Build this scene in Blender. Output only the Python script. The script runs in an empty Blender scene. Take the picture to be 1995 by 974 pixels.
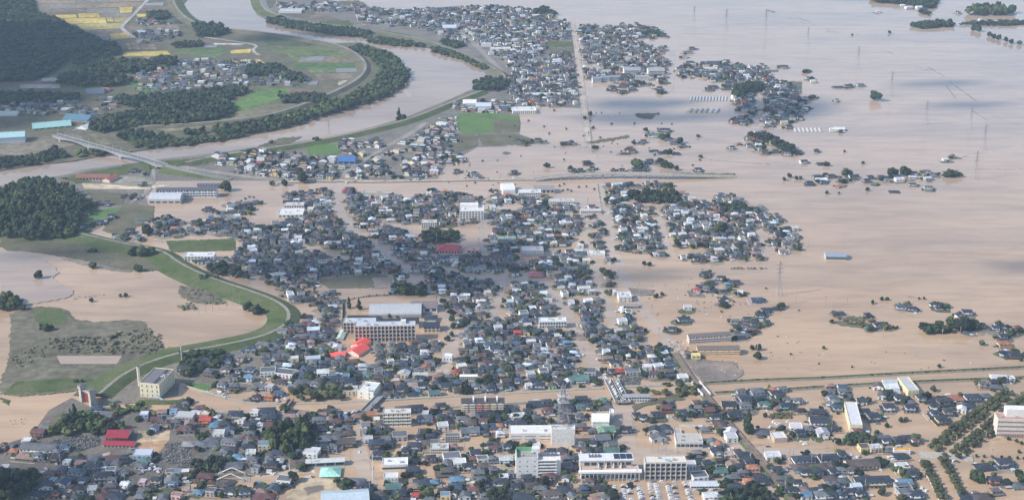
import bpy, math, random
import numpy as np
from math import radians as R_, sin, cos, tan, pi, sqrt, atan2
random.seed(7); rng = np.random.default_rng(7)
# ------------------------------------------------------------ camera, light
FP, HC, PT = 2800.0, 560.0, R_(20)
CP, SP = cos(PT), sin(PT)
sc = bpy.context.scene
C = sc.collection
cam_d = bpy.data.cameras.new('camera'); cam = bpy.data.objects.new('camera', cam_d); C.objects.link(cam)
cam_d.sensor_width = 36; cam_d.lens = FP/1995*36; cam_d.clip_start = 5; cam_d.clip_end = 60000
cam.location = (0, 0, HC); cam.rotation_euler = (R_(90)-PT, 0, 0)
sc.camera = cam
SUN_EL, SUN_AZ = R_(37), atan2(-0.95, -0.31)        # azimuth clockwise from +Y
w = bpy.data.worlds.new('World'); sc.world = w; w.use_nodes = True
nt = w.node_tree; bg = nt.nodes['Background']
sky = nt.nodes.new('ShaderNodeTexSky'); sky.sky_type = 'NISHITA'; sky.sun_disc = False
sky.sun_elevation = SUN_EL; sky.sun_rotation = SUN_AZ; sky.altitude = 300; sky.air_density = 1.0; sky.dust_density = 1.5
nt.links.new(sky.outputs[0], bg.inputs[0]); bg.inputs[1].default_value = 0.13
sd = bpy.data.lights.new('sun', 'SUN'); sd.energy = 3.3; sd.angle = R_(0.5); sd.color = (1, .95, .87)
so = bpy.data.objects.new('sun', sd); C.objects.link(so)
SDIR = (sin(SUN_AZ)*cos(SUN_EL), cos(SUN_AZ)*cos(SUN_EL), sin(SUN_EL))
from mathutils import Vector, Matrix
so.rotation_euler = Vector(SDIR).to_track_quat('Z', 'Y').to_euler(); so.location = (0, 1500, 2500)
sc.view_settings.view_transform = 'Standard'; sc.view_settings.look = 'None'
sc.view_settings.exposure = 0.68; sc.view_settings.gamma = 1; sc.view_settings.use_curve_mapping = False
sc.render.engine = 'CYCLES'
sc.cycles.max_bounces = 6; sc.cycles.diffuse_bounces = 2; sc.cycles.glossy_bounces = 3; sc.cycles.volume_bounces = 0
sc.cycles.use_denoising = True
sc.cycles.use_light_tree = False

def tpx(py, z=0.0):
    v = py-487
    return (HC-z)/(v*CP + FP*SP)
def G(px, py, z=0.0):
    t = tpx(py, z); v = py-487
    return ((px-997.5)*t, (FP*CP - v*SP)*t)
def mpp(py, z=0.0): return tpx(py, z)                       # metres per photo pixel across
def sdep(py): return sin(PT+math.atan((py-487)/FP))
def cdep(py): return cos(PT+math.atan((py-487)/FP))
def toPx(x, y, z=0.0):
    f = y*CP-(z-HC)*SP; u = y*SP+(z-HC)*CP
    return 997.5+FP*x/f, 487-FP*u/f

# ------------------------------------------------------------ materials
MATS = {}
def newmat(name):
    m = bpy.data.materials.new(name); m.use_nodes = True; MATS[name] = m
    return m, m.node_tree, m.node_tree.nodes['Principled BSDF']
def noise(nt, scale, detail=3, coord='Object', rough=.6, vec=None):
    n = nt.nodes.new('ShaderNodeTexNoise'); n.inputs['Scale'].default_value = scale; n.inputs['Detail'].default_value = detail
    n.inputs['Roughness'].default_value = rough
    if vec is None:
        g = nt.nodes.new('ShaderNodeNewGeometry'); vec = g.outputs['Position']
    nt.links.new(vec, n.inputs['Vector']); return n.outputs[0]
def ramp(nt, fac, stops):
    r = nt.nodes.new('ShaderNodeValToRGB'); e = r.color_ramp.elements
    while len(e) < len(stops): e.new(.5)
    for i, (p, c) in enumerate(stops):
        e[i].position = p; e[i].color = tuple(c)+(1,) if len(c) == 3 else c
    nt.links.new(fac, r.inputs[0]); return r.outputs[0]
def mix(nt, a, b, fac, mode='MIX'):
    m = nt.nodes.new('ShaderNodeMix'); m.data_type = 'RGBA'; m.blend_type = mode
    for sock, v in ((m.inputs[0], fac), (m.inputs[6], a), (m.inputs[7], b)):
        if hasattr(v, 'links') or isinstance(v, bpy.types.NodeSocket): nt.links.new(v, sock)
        elif isinstance(v, (int, float)): sock.default_value = v
        else: sock.default_value = tuple(v)+(1,)
    return m.outputs[2]
def attr(nt, n='col'):
    a = nt.nodes.new('ShaderNodeAttribute'); a.attribute_name = n; return a.outputs['Color']
def scaled(nt, s):
    g = nt.nodes.new('ShaderNodeNewGeometry'); m = nt.nodes.new('ShaderNodeVectorMath'); m.operation = 'MULTIPLY'
    nt.links.new(g.outputs['Position'], m.inputs[0]); m.inputs[1].default_value = s; return m.outputs[0]
def coloured(name, rough, lo=.8, hi=1.15, ns=.6, spec=.4, big=None, rand=0.0):
    m, nt, b = newmat(name)
    c = mix(nt, attr(nt), ramp(nt, noise(nt, ns), [(.3, (lo,)*3), (.7, (hi,)*3)]), 1.0, 'MULTIPLY')
    if big: c = mix(nt, c, ramp(nt, noise(nt, big), [(.3, (lo,)*3), (.7, (hi,)*3)]), 1.0, 'MULTIPLY')
    if rand:
        o = nt.nodes.new('ShaderNodeObjectInfo')
        c = mix(nt, c, ramp(nt, o.outputs['Random'], [(0, (1-rand,)*3), (1, (1+rand, 1+rand*.8, 1-rand*.2))]), 1.0, 'MULTIPLY')
    nt.links.new(c, b.inputs['Base Color']); b.inputs['Roughness'].default_value = rough
    b.inputs['Specular IOR Level'].default_value = spec
    return m, nt, b
coloured('wall', .8, .82, 1.08, .5, .3)
coloured('roof', .55, .72, 1.25, .9, .45, .15)
coloured('metal', .42, .85, 1.1, .4, .5)
coloured('concrete', .85, .75, 1.15, .4, .2)
coloured('leaf', .75, .55, 1.5, .35, .25, .05, .18)
coloured('scrub', .85, .6, 1.4, .2, .2)
coloured('ground', .9, .7, 1.3, .12, .2, .015)
coloured('paint', .3, .95, 1.05, .5, .5)
coloured('asphalt', .75, .75, 1.25, .3, .3, .03)
m, nt, b = newmat('glass'); b.inputs['Base Color'].default_value = (.045, .055, .07, 1); b.inputs['Roughness'].default_value = .12
m, nt, b = newmat('solar'); b.inputs['Base Color'].default_value = (.02, .028, .05, 1); b.inputs['Roughness'].default_value = .2
# grass on levees, crops
for nm, a, bcol, c3 in (('grass', (.055, .08, .025), (.085, .11, .042), (.13, .13, .07)),
                        ('dull_grass', (.085, .09, .052), (.125, .12, .078), (.17, .145, .105)),
                        ('rice_green', (.075, .135, .042), (.10, .175, .055), (.12, .18, .07))):
    m, nt, b = newmat(nm)
    c = ramp(nt, noise(nt, .035, 6, rough=.7), [(.33, a), (.5, bcol), (.68, c3)])
    c = mix(nt, c, ramp(nt, noise(nt, .5, 3), [(.3, (.75,)*3), (.7, (1.25,)*3)]), 1.0, 'MULTIPLY')
    nt.links.new(c, b.inputs['Base Color']); b.inputs['Roughness'].default_value = .9; b.inputs['Specular IOR Level'].default_value = .15
# muddy flood water
def water(name, c1, c2, rough=.06, streak=.25, far=None):
    m, nt, b = newmat(name)
    f1 = noise(nt, 1.0, 5, vec=scaled(nt, (.0035, .009, .01)), rough=.55)
    c = ramp(nt, f1, [(.35, c1), (.62, c2)])
    if far:      # haze and sky sheen painted into the colour: paler, greyer with distance
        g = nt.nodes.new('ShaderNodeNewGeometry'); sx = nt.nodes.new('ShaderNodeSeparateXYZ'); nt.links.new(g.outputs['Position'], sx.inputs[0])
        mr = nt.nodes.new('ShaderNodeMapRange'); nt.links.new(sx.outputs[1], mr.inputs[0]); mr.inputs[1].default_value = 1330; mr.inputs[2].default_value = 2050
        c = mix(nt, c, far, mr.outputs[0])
    f2 = noise(nt, 1.0, 7, vec=scaled(nt, (.012, .05, .01)), rough=.65)
    c = mix(nt, c, ramp(nt, f2, [(.38, (1-streak*.5,)*3), (.55, (1,)*3)]), .6, 'MULTIPLY')
    wv = noise(nt, 1.0, 4, vec=scaled(nt, (.0016, .006, .01)), rough=.75)
    c = mix(nt, c, ramp(nt, wv, [(.36, (.80, .82, .86)), (.52, (1, 1, 1)), (.68, (1.04, 1.02, 1))]), 1.0, 'MULTIPLY')
    w3 = noise(nt, 1.0, 6, vec=scaled(nt, (.02, .11, .01)), rough=.7)
    c = mix(nt, c, ramp(nt, w3, [(.40, (.90, .90, .91)), (.50, (1, 1, 1)), (.66, (1.05, 1.04, 1.03))]), .8, 'MULTIPLY')
    nt.links.new(c, b.inputs['Base Color']); b.inputs['IOR'].default_value = 1.33
    rr = nt.nodes.new('ShaderNodeMapRange'); nt.links.new(f2, rr.inputs[0]); rr.inputs[1].default_value = .3; rr.inputs[2].default_value = .7
    rr.inputs[3].default_value = rough*.6; rr.inputs[4].default_value = rough*1.8
    nt.links.new(rr.outputs[0], b.inputs['Roughness'])
    bp = nt.nodes.new('ShaderNodeBump'); bp.inputs['Strength'].default_value = .08; bp.inputs['Distance'].default_value = .25
    nt.links.new(noise(nt, .55, 3), bp.inputs['Height']); nt.links.new(bp.outputs[0], b.inputs['Normal'])
    return m
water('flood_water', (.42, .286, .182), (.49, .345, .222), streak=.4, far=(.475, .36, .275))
water('river_water', (.35, .265, .205), (.41, .32, .25))
water('street_water', (.40, .31, .24), (.475, .375, .29), streak=.5)
water('still_water', (.20, .17, .14), (.24, .20, .17))
m, nt, b = newmat('mud'); 
c = ramp(nt, noise(nt, .03, 6, rough=.7), [(.36, (.15, .12, .098)), (.5, (.22, .175, .14)), (.64, (.33, .25, .185))])
nt.links.new(c, b.inputs['Base Color']); b.inputs['Roughness'].default_value = .45

# ------------------------------------------------------------ mesh builder
class MB:
    def __init__(s): s.zs = 1.0; s.v = []; s.f = []; s.m = []; s.c = []; s.mats = []; s.T = (0, 0, 0, 0)
    def at(s, x=0, y=0, z=0, r=0): s.T = (x, y, z, r); s._c, s._s = cos(r), sin(r); return s
    def mi(s, m):
        if m not in s.mats: s.mats.append(m)
        return s.mats.index(m)
    def add(s, vs, fs, mat, col):
        x0, y0, z0, r = s.T; c_, s_ = cos(r), sin(r); n = len(s.v)
        for (x, y, z) in vs: s.v.append((x0+x*c_-y*s_, y0+x*s_+y*c_, z0+z*s.zs))
        k = s.mi(mat)
        for f in fs: s.f.append(tuple(n+i for i in f)); s.m.append(k); s.c.append(col)
    def box(s, cx, cy, z0, w, d, h, mat, col, rot=0):
        a, b = w/2, d/2; cr, sr = cos(rot), sin(rot)
        p = [(cx+x*cr-y*sr, cy+x*sr+y*cr) for x, y in ((-a, -b), (a, -b), (a, b), (-a, b))]
        s.add([(x, y, z0) for x, y in p]+[(x, y, z0+h) for x, y in p],
              [(3, 2, 1, 0), (4, 5, 6, 7), (0, 1, 5, 4), (1, 2, 6, 5), (2, 3, 7, 6), (3, 0, 4, 7)], mat, col)
    def hip(s, cx, cy, z, w, d, h, o, mat, col, ridge=None):
        a, b = w/2+o, d/2+o
        if a >= b:
            rl = (a-b*.95) if ridge is None else ridge; rp = [(cx-rl, cy, z+h), (cx+rl, cy, z+h)]
            fs = [(0, 1, 5, 4), (1, 2, 5), (2, 3, 4, 5), (3, 0, 4)]
        else:
            rl = (b-a*.95) if ridge is None else ridge; rp = [(cx, cy-rl, z+h), (cx, cy+rl, z+h)]
            fs = [(0, 1, 4), (1, 2, 5, 4), (2, 3, 5), (3, 0, 4, 5)]
        s.add([(cx-a, cy-b, z), (cx+a, cy-b, z), (cx+a, cy+b, z), (cx-a, cy+b, z)]+rp, fs+[(3, 2, 1, 0)], mat, col)
    def gable(s, cx, cy, z, w, d, h, o, mat, col, alongx=True, wmat='wall', wcol=(.6, .6, .6)):
        a, b = w/2, d/2; th = .22
        if alongx:
            A, B = a+o*.7, b+o; zz = z-h*o/b
            s.add([(cx-A, cy-B, zz), (cx+A, cy-B, zz), (cx+A, cy, z+h), (cx-A, cy, z+h), (cx-A, cy+B, zz), (cx+A, cy+B, zz),
                   (cx-A, cy-B, zz+th), (cx+A, cy-B, zz+th), (cx+A, cy, z+h+th), (cx-A, cy, z+h+th), (cx-A, cy+B, zz+th), (cx+A, cy+B, zz+th)],
                  [(6, 7, 8, 9), (9, 8, 11, 10), (0, 3, 2, 1), (3, 4, 5, 2), (0, 1, 7, 6), (4, 10, 11, 5), (0, 6, 9, 3), (3, 9, 10, 4), (1, 2, 8, 7), (2, 5, 11, 8)], mat, col)
            s.add([(cx-a, cy-b, z-.02), (cx-a, cy+b, z-.02), (cx-a, cy, z+h-.02), (cx+a, cy-b, z-.02), (cx+a, cy+b, z-.02), (cx+a, cy, z+h-.02)],
                  [(0, 2, 1), (3, 4, 5)], wmat, wcol)
        else:
            A, B = a+o, b+o*.7; zz = z-h*o/a
            s.add([(cx-A, cy-B, zz), (cx-A, cy+B, zz), (cx, cy+B, z+h), (cx, cy-B, z+h), (cx+A, cy-B, zz), (cx+A, cy+B, zz),
                   (cx-A, cy-B, zz+th), (cx-A, cy+B, zz+th), (cx, cy+B, z+h+th), (cx, cy-B, z+h+th), (cx+A, cy-B, zz+th), (cx+A, cy+B, zz+th)],
                  [(6, 9, 8, 7), (9, 10, 11, 8), (0, 1, 2, 3), (3, 2, 5, 4), (0, 6, 7, 1), (4, 5, 11, 10), (0, 3, 9, 6), (3, 4, 10, 9), (1, 7, 8, 2), (2, 8, 11, 5)], mat, col)
            s.add([(cx-a, cy-b, z-.02), (cx+a, cy-b, z-.02), (cx, cy-b, z+h-.02), (cx-a, cy+b, z-.02), (cx+a, cy+b, z-.02), (cx, cy+b, z+h-.02)],
                  [(0, 1, 2), (4, 3, 5)], wmat, wcol)
    def vault(s, cx, cy, z, w, d, h, mat, col, n=10, alongx=True):
        vs = []; fs = []
        for i in range(n+1):
            t = pi*i/n; q = -cos(t)*(d if alongx else w)/2; hz = z+h*sin(t)
            if alongx: vs += [(cx-w/2, cy+q, hz), (cx+w/2, cy+q, hz)]
            else: vs += [(cx+q, cy-d/2, hz), (cx+q, cy+d/2, hz)]
        for i in range(n):
            fs.append((2*i, 2*i+1, 2*i+3, 2*i+2) if alongx else (2*i, 2*i+2, 2*i+3, 2*i+1))
        fs.append(tuple(2*i for i in range(n, -1, -1))); fs.append(tuple(2*i+1 for i in range(n+1)))
        s.add(vs, fs, mat, col)
    def bar(s, p, q, r, mat, col, n=4):
        p, q = Vector(p), Vector(q); d = (q-p); u = d.orthogonal().normalized(); v_ = d.cross(u).normalized()
        vs = []
        for b in (p, q):
            for i in range(n):
                a = 2*pi*i/n+pi/4; x = b+(u*cos(a)+v_*sin(a))*r; vs.append(tuple(x))
        fs = [(i, (i+1) % n, n+(i+1) % n, n+i) for i in range(n)]+[tuple(range(n-1, -1, -1)), tuple(range(n, 2*n))]
        s.add(vs, fs, mat, col)
    def prism(s, pts, z0, z1, mat, col, side=None):
        a = sum(pts[i][0]*pts[(i+1) % len(pts)][1]-pts[(i+1) % len(pts)][0]*pts[i][1] for i in range(len(pts)))
        if a < 0: pts = pts[::-1]
        n = len(pts)
        s.add([(x, y, z0) for x, y in pts]+[(x, y, z1) for x, y in pts],
              [tuple(range(n, 2*n))], mat, col)
        s.add([(x, y, z0) for x, y in pts]+[(x, y, z1) for x, y in pts],
              [(i, (i+1) % n, n+(i+1) % n, n+i) for i in range(n)], side or mat, col)
    def mesh(s, name):
        return mk_mesh(name, np.array(s.v, dtype=np.float32), s.f, s.mats, s.m, s.c)
    def build(s, name, parent=None, **kw):
        if not s.v: return None
        o = bpy.data.objects.new(name, s.mesh(name)); C.objects.link(o)
        if parent is not None: o.parent = parent
        for k, v in kw.items(): o[k] = v
        return o
def mk_mesh(name, v, faces, mats, mi, cols):
    me = bpy.data.meshes.new(name)
    ls = np.fromiter((len(f) for f in faces), dtype=np.int32, count=len(faces))
    flat = np.fromiter((i for f in faces for i in f), dtype=np.int32, count=int(ls.sum()))
    return mk_np(name, v, flat, ls, mats, np.array(mi, dtype=np.int32), np.array(cols, dtype=np.float32))
def mk_np(name, v, flat, ls, mats, mi, cols, smooth=False):
    me = bpy.data.meshes.new(name)
    me.vertices.add(len(v)); me.vertices.foreach_set('co', np.ascontiguousarray(v, dtype=np.float32).ravel())
    me.loops.add(len(flat)); me.loops.foreach_set('vertex_index', flat)
    me.polygons.add(len(ls)); st = np.zeros(len(ls), dtype=np.int32); st[1:] = np.cumsum(ls)[:-1]
    me.polygons.foreach_set('loop_start', st)
    me.polygons.foreach_set('loop_total', ls)
    me.polygons.foreach_set('material_index', mi)
    for m in mats: me.materials.append(MATS[m])
    a = me.attributes.new('col', 'FLOAT_COLOR', 'FACE')
    c4 = np.ones((len(ls), 4), dtype=np.float32); c4[:, :3] = cols; a.data.foreach_set('color', c4.ravel())
    me.update(calc_edges=True)
    me.polygons.foreach_set('use_smooth', np.full(len(ls), bool(smooth)))
    return me
THINGS = []      # (object, description, px, py)  labels are worded at the end
def thing(name, cat, x, y, z=0, rot=0, group=None, label=None, desc=None):
    o = bpy.data.objects.new(name, None); C.objects.link(o); o.empty_display_size = 2
    o.location = (x, y, z); o.rotation_euler = (0, 0, rot); o['category'] = cat
    if group: o['group'] = group
    if label: o['label'] = label
    else: THINGS.append((o, desc or name, x, y))
    return o
def child(src_mesh, name, parent, loc=(0, 0, 0), rot=0, scale=(1, 1, 1)):
    o = bpy.data.objects.new(name, src_mesh); C.objects.link(o); o.parent = parent
    o.location = loc; o.rotation_euler = (0, 0, rot); o.scale = scale; return o
def inpoly(x, y, poly):
    ins = False; j = len(poly)-1
    for i in range(len(poly)):
        xi, yi = poly[i]; xj, yj = poly[j]
        if (yi > y) != (yj > y) and x < (xj-xi)*(y-yi)/(yj-yi)+xi: ins = not ins
        j = i
    return ins
def inpoly_np(X, Y, poly):
    ins = np.zeros(X.shape, bool); j = len(poly)-1
    for i in range(len(poly)):
        xi, yi = poly[i]; xj, yj = poly[j]
        if yi != yj:
            ins ^= ((yi > Y) != (yj > Y)) & (X < (xj-xi)*(Y-yi)/(yj-yi)+xi)
        j = i
    return ins
def seg_dist(X, Y, pts):
    D = np.full(X.shape, 1e9)
    for (x0, y0), (x1, y1) in zip(pts[:-1], pts[1:]):
        L = (x1-x0)**2+(y1-y0)**2+1e-9
        t = np.clip(((X-x0)*(x1-x0)+(Y-y0)*(y1-y0))/L, 0, 1)
        D = np.minimum(D, np.hypot(X-x0-t*(x1-x0), Y-y0-t*(y1-y0)))
    return D
def PX(s):
    a = [float(q) for q in s.replace(';', ' ').replace(',', ' ').split()]
    return list(zip(a[::2], a[1::2]))
def GP(pts): return [G(x, y) for x, y in pts]
def smoothline(pts, n=2):
    for _ in range(n):
        q = [pts[0]]
        for a, b in zip(pts[:-1], pts[1:]):
            q += [(a[0]*.75+b[0]*.25, a[1]*.75+b[1]*.25), (a[0]*.25+b[0]*.75, a[1]*.25+b[1]*.75)]
        q.append(pts[-1]); pts = q
    return pts
def ribbon(name, pts, prof, z0=0.0, **kw):
    """prof: list of (offset, height, material-to-next, colour); offsets positive to the right of travel"""
    mb = MB(); n = len(pts); k = len(prof); vs = []
    for i, (x, y) in enumerate(pts):
        a = pts[max(0, i-1)]; b_ = pts[min(n-1, i+1)]
        dx, dy = b_[0]-a[0], b_[1]-a[1]; L = math.hypot(dx, dy)+1e-9; nx, ny = dy/L, -dx/L
        for (o, h, *_ ) in prof: vs.append((x+nx*o, y+ny*o, z0+h))
    base = len(mb.v); mb.v = vs
    for i in range(n-1):
        for j in range(k-1):
            a = i*k+j; mb.f.append((a, a+1, a+k+1, a+k)); mb.m.append(mb.mi(prof[j][2])); mb.c.append(prof[j][3])
    return mb.build(name, **kw)
# ------------------------------------------------------------ setting: water, land, fields, roads
def ragged(p, step=4.0):
    out = []; rg = random.Random(int(p[0][0]*7+p[0][1]*3))
    for (x0, y0), (x1, y1) in zip(p, p[1:]+[p[0]]):
        n = max(1, int(math.hypot(x1-x0, (y1-y0)*2)/step))
        for i in range(n):
            t = i/n; a = 1.4 if 0 < i else .8
            out.append((x0+(x1-x0)*t+rg.gauss(0, a), y0+(y1-y0)*t+rg.gauss(0, a*.42)))
    return out
NSH = 0
def sheet(name, px, z, mat, col=(.2, .2, .2), kind='structure', smooth=0):
    global NSH; NSH += 1; z += .0035*NSH
    p = PX(px) if isinstance(px, str) else px
    if smooth: p = smoothline(p+[p[0]], smooth)[:-1]
    if mat in ('mud', 'dull_grass', 'scrub', 'grass') and name != 'fields_ground' or smooth: p = ragged(p)
    mb = MB(); mb.prism(GP(p), -.6, z, mat, col); return mb.build(name, kind=kind)
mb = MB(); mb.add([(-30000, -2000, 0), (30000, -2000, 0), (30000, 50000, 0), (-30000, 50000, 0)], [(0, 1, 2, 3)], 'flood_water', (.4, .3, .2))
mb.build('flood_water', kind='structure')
mb = MB(); mb.add([(-30000, -2000, -3), (30000, -2000, -3), (30000, 50000, -3), (-30000, 50000, -3)], [(0, 1, 2, 3)], 'mud', (.2, .15, .1))
mb.build('ground', kind='structure')
RIV_L = PX('355,-140 365,0 350,18 385,45 440,58 500,62 590,75 655,86 700,84 764,103 795,138 792,160 757,186 718,202 615,233 564,251 500,262 462,271 385,281 282,293 231,301 180,308 145,315 70,323 0,334 -500,400')
RIV_R = PX('490,-140 490,0 500,30 520,40 560,53 640,68 720,78 760,88 830,94 900,112 940,138 950,150 935,168 880,192 800,225 700,256 620,271 500,287 410,300 320,309 277,316 218,323 160,332 130,340 0,362 -500,430')
sheet('river_water', RIV_L[:]+RIV_R[::-1], .02, 'river_water')
LAND = RIV_L[:]+PX('-1500,400 -1500,-140')
sheet('fields_ground', LAND, 1.2, 'dull_grass')
TOWN_DRY = RIV_R[:]+PX('-500,520 0,468 60,478 150,470 200,440 280,430 290,402 280,372 300,353 440,352 640,352 850,350 870,322 930,287 985,286 1012,262 1014,245 1010,207 1132,211 1125,120 1118,46 1080,36 960,46 900,12 760,22 640,0 600,-140')
sheet('town_ground', TOWN_DRY, .10, 'asphalt', (.17, .155, .135))
# farmland of the upper bank: (polygon, material, colour)
Y1, Y2, BR, GB, GY = (.44, .34, .10), (.33, .28, .11), (.25, .19, .14), (.17, .14, .11), (.20, .18, .15)
FIELDS = [
 ('65,-60 150,-60 148,8 70,8', BR), ('150,-60 215,-60 212,6 150,8', GY), ('215,-60 290,-60 282,4 213,6', BR), ('72,9 147,9 147,18 76,20', GY), ('148,9 278,6 272,14 148,18', BR),
 ('76,20 168,19 168,27 80,28', GB), ('169,19 231,17 232,27 170,27', GY), ('232,16 259,15 257,26 234,27', Y1), ('103,31 148,30 150,36 107,38', Y1), ('152,28 193,28 195,35 154,36', Y1),
 ('196,28 256,28 252,35 197,35', GY), ('125,38 205,36 208,47 130,48', Y1), ('207,36 219,36 222,44 210,44', Y1), ('221,36 254,35 245,45 224,45', Y2), ('150,49 243,46 236,57 160,60', Y2),
 ('165,60 232,58 240,66 175,68', GB), ('213,68 249,65 258,76 217,79', Y1), ('176,69 211,68 214,79 185,80', GY), ('228,79 262,77 285,88 232,88', GB), ('235,89 244,87 248,98 238,98', BR), ('245,86 253,86 257,98 250,98', Y1),
 ('255,85 269,85 274,98 259,98', (.34, .24, .17)), ('271,86 300,88 306,98 276,98', BR), ('237,104 325,101 333,108 294,111 240,111', Y1), ('280,112 302,112 300,118 284,119', GY),
 ('265,29 290,29 290,34 268,35', Y1), ('264,36 290,37 288,44 262,46', GB), ('244,53 275,54 300,64 270,66', GB), ('285,52 345,50 352,62 300,63', GB), ('262,14 345,13 335,20 270,24', GB),
 ('395,78 440,80 470,92 400,90', GB), ('450,100 490,97 487,105 449,106', Y1), ('442,120 505,117 520,128 446,128', Y1), ('415,86 478,87 470,89 418,89', (.5, .48, .45)), ('330,100 440,92 440,104 420,115 345,105', (.10, .14, .055)),
 ('500,68 560,75 625,86 600,92 520,90', (.07, .085, .045)), ('500,94 620,92 660,100 560,108', (.12, .15, .06)), ('560,108 680,102 700,120 640,124 570,118', (.13, .17, .07)), ('580,120 640,112 690,118 692,123 585,132', (.20, .15, .12)),
 ('586,112 634,112 630,121 584,121', (.22, .20, .18)), ('575,124 700,124 698,134 572,136', (.08, .14, .045)), ('600,136 653,136 652,143 606,144', (.12, .16, .07)), ('612,146 700,144 692,156 620,158', (.20, .16, .12)),
 ('660,160 699,156 673,172 658,166', (.42, .38, .31)), ('455,203 500,175 575,174 560,188 520,205 470,228', (.10, .17, .05)), ('565,205 618,186 600,175 560,176', (.19, .13, .11)), ('454,222 520,205 600,202 560,222 470,238', (.17, .16, .10)),
 ('245,158 270,163 330,168 332,186 300,190 262,178', (.08, .15, .04)), ('160,172 190,172 188,180 165,182', (.08, .14, .04)), ('240,143 275,140 280,152 250,156', (.16, .13, .10)), ('250,236 330,222 335,233 262,240', (.10, .14, .06)),
 ('270,250 440,232 520,225 560,215 540,232 470,243 330,258', (.20, .18, .12)), ('0,285 90,268 150,262 170,280 110,292 60,305 0,303', (.18, .16, .12)), ('170,262 240,258 300,275 200,285', (.16, .15, .10)), ('120,255 200,252 175,262 135,262', (.13, .12, .1)),
 ('0,150 118,150 120,160 60,165 0,168', (.17, .13, .10)), ('38,166 120,166 116,174 40,174', (.30, .27, .25)), ('82,154 120,153 118,160 80,160', (.36, .35, .34)), ('20,176 60,178 50,186 14,184', (.13, .14, .07)),
]
for i, (p, c) in enumerate(FIELDS):
    sheet('crop_field', p, 1.24, 'ground', c)
for p in ('654,136 700,135 699,143 655,144', '282,8 320,7 318,13 280,13', '613,112 633,113 631,120 586,120', '372,165 370,160 350,160', '398,90 424,91 422,95 398,95', '595,162 620,160 618,168 596,168'):
    sheet('pond_water', p, 1.56, 'still_water')
# fields and yards on the town side
for p, m, c in [('595,286 640,281 662,285 662,298 630,305 600,303', 'rice_green', 0), ('893,222 960,220 1012,228 1012,240 960,258 905,262 885,250', 'rice_green', 0), ('960,232 1012,235 1012,258 965,260', 'dull_grass', 0),
    ('325,470 455,465 462,488 332,492', 'grass', 0), ('352,738 437,738 424,752 396,765 370,756', 'rice_green', 0), ('178,412 232,405 238,424 200,430 175,428', 'rice_green', 0), ('145,430 185,425 190,440 160,446', 'rice_green', 0),
    ('160,358 240,360 335,362 290,369 165,369', 'ground', (.50, .41, .29)), ('165,370 240,378 240,400 190,396', 'dull_grass', 0), ('240,398 300,402 300,425 235,462 200,450', 'dull_grass', 0), ('210,340 230,343 300,348 296,368 215,360', 'ground', (.22, .21, .17)),
    ('930,262 1010,262 1060,280 940,284', 'dull_grass', 0), ('870,262 930,265 930,285 880,300', 'dull_grass', 0), ('545,270 590,267 560,282 500,287', 'dull_grass', 0),
    ('1060,82 1115,82 1116,92 1062,92', 'grass', 0), ('1062,94 1116,94 1117,104 1075,104', 'dull_grass', 0), ('1020,68 1050,66 1052,78 1024,80', 'grass', 0),
    ('575,28 620,26 680,45 655,50 600,42', 'ground', (.17, .15, .11)), ('620,42 680,40 690,52 640,50', 'grass', 0), ('540,25 620,22 600,38 560,32', 'dull_grass', 0), ('660,3 700,2 715,10 670,12', 'dull_grass', 0),
    ('720,58 760,62 800,70 805,78 740,72', 'grass', 0), ('500,-20 540,-20 535,10 515,25 503,20', 'dull_grass', 0),
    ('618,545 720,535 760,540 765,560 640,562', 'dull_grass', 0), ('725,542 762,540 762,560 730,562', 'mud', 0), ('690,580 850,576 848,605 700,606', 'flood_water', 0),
    ('1140,278 1225,264 1228,268 1150,281', 'dull_grass', 0), ('1237,222 1283,221 1268,233 1243,230', 'dull_grass', 0), ('1390,152 1412,154 1412,160 1388,160', 'dull_grass', 0), ('1538,160 1562,160 1560,176 1545,174', 'dull_grass', 0),
    ('1295,752 1370,750 1375,768 1300,775', 'dull_grass', 0), ('1232,790 1290,775 1330,770 1335,778 1260,790 1235,802', 'dull_grass', 0), ('1224,562 1275,565 1270,575 1235,578', 'mud', 0), ('1500,806 1545,805 1540,815 1500,815', 'grass', 0),
    ('1330,700 1430,705 1450,730 1420,745 1370,745', 'mud', 0), ('1615,625 1665,626 1750,640 1735,646 1640,635', 'dull_grass', 0), ('1290,690 1340,700 1340,730 1310,720', 'mud', 0),
    ('600,930 640,932 700,960 640,1010 545,1010 560,965', 'ground', (.45, .36, .25)), ('592,950 630,945 632,955 600,965', 'mud', 0), ('250,862 330,858 300,895 262,900 250,888', 'ground', (.36, .23, .14)), ('200,885 215,880 210,905 195,915', 'ground', (.40, .32, .24)),
    ('355,940 370,938 370,960 350,965', 'ground', (.3, .22, .16)), ('305,955 330,950 332,965 300,970', 'grass', 0), ('270,840 332,838 330,858 265,862', 'ground', (.42, .33, .22)), ('0,775 0,775 20,780 15,790', 'grass', 0)]:
    sheet('yard_ground' if m in ('ground', 'mud', 'flood_water') else 'grass_field', p, .22, m, c or (.2, .2, .2))
# the dry quarter south of the mouth of the canal
sheet('quarter_ground', '-300,1010 -300,880 0,868 60,850 95,800 140,775 170,790 300,802 420,805 560,812 640,812 650,880 600,905 520,925 360,935 330,960 330,1010', .12, 'asphalt', (.15, .13, .11))
sheet('quarter_ground', '190,790 205,755 260,725 300,700 350,690 480,670 580,620 600,650 560,700 500,760 440,768 400,748 350,745 345,780', .12, 'asphalt', (.17, .15, .12))
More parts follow.
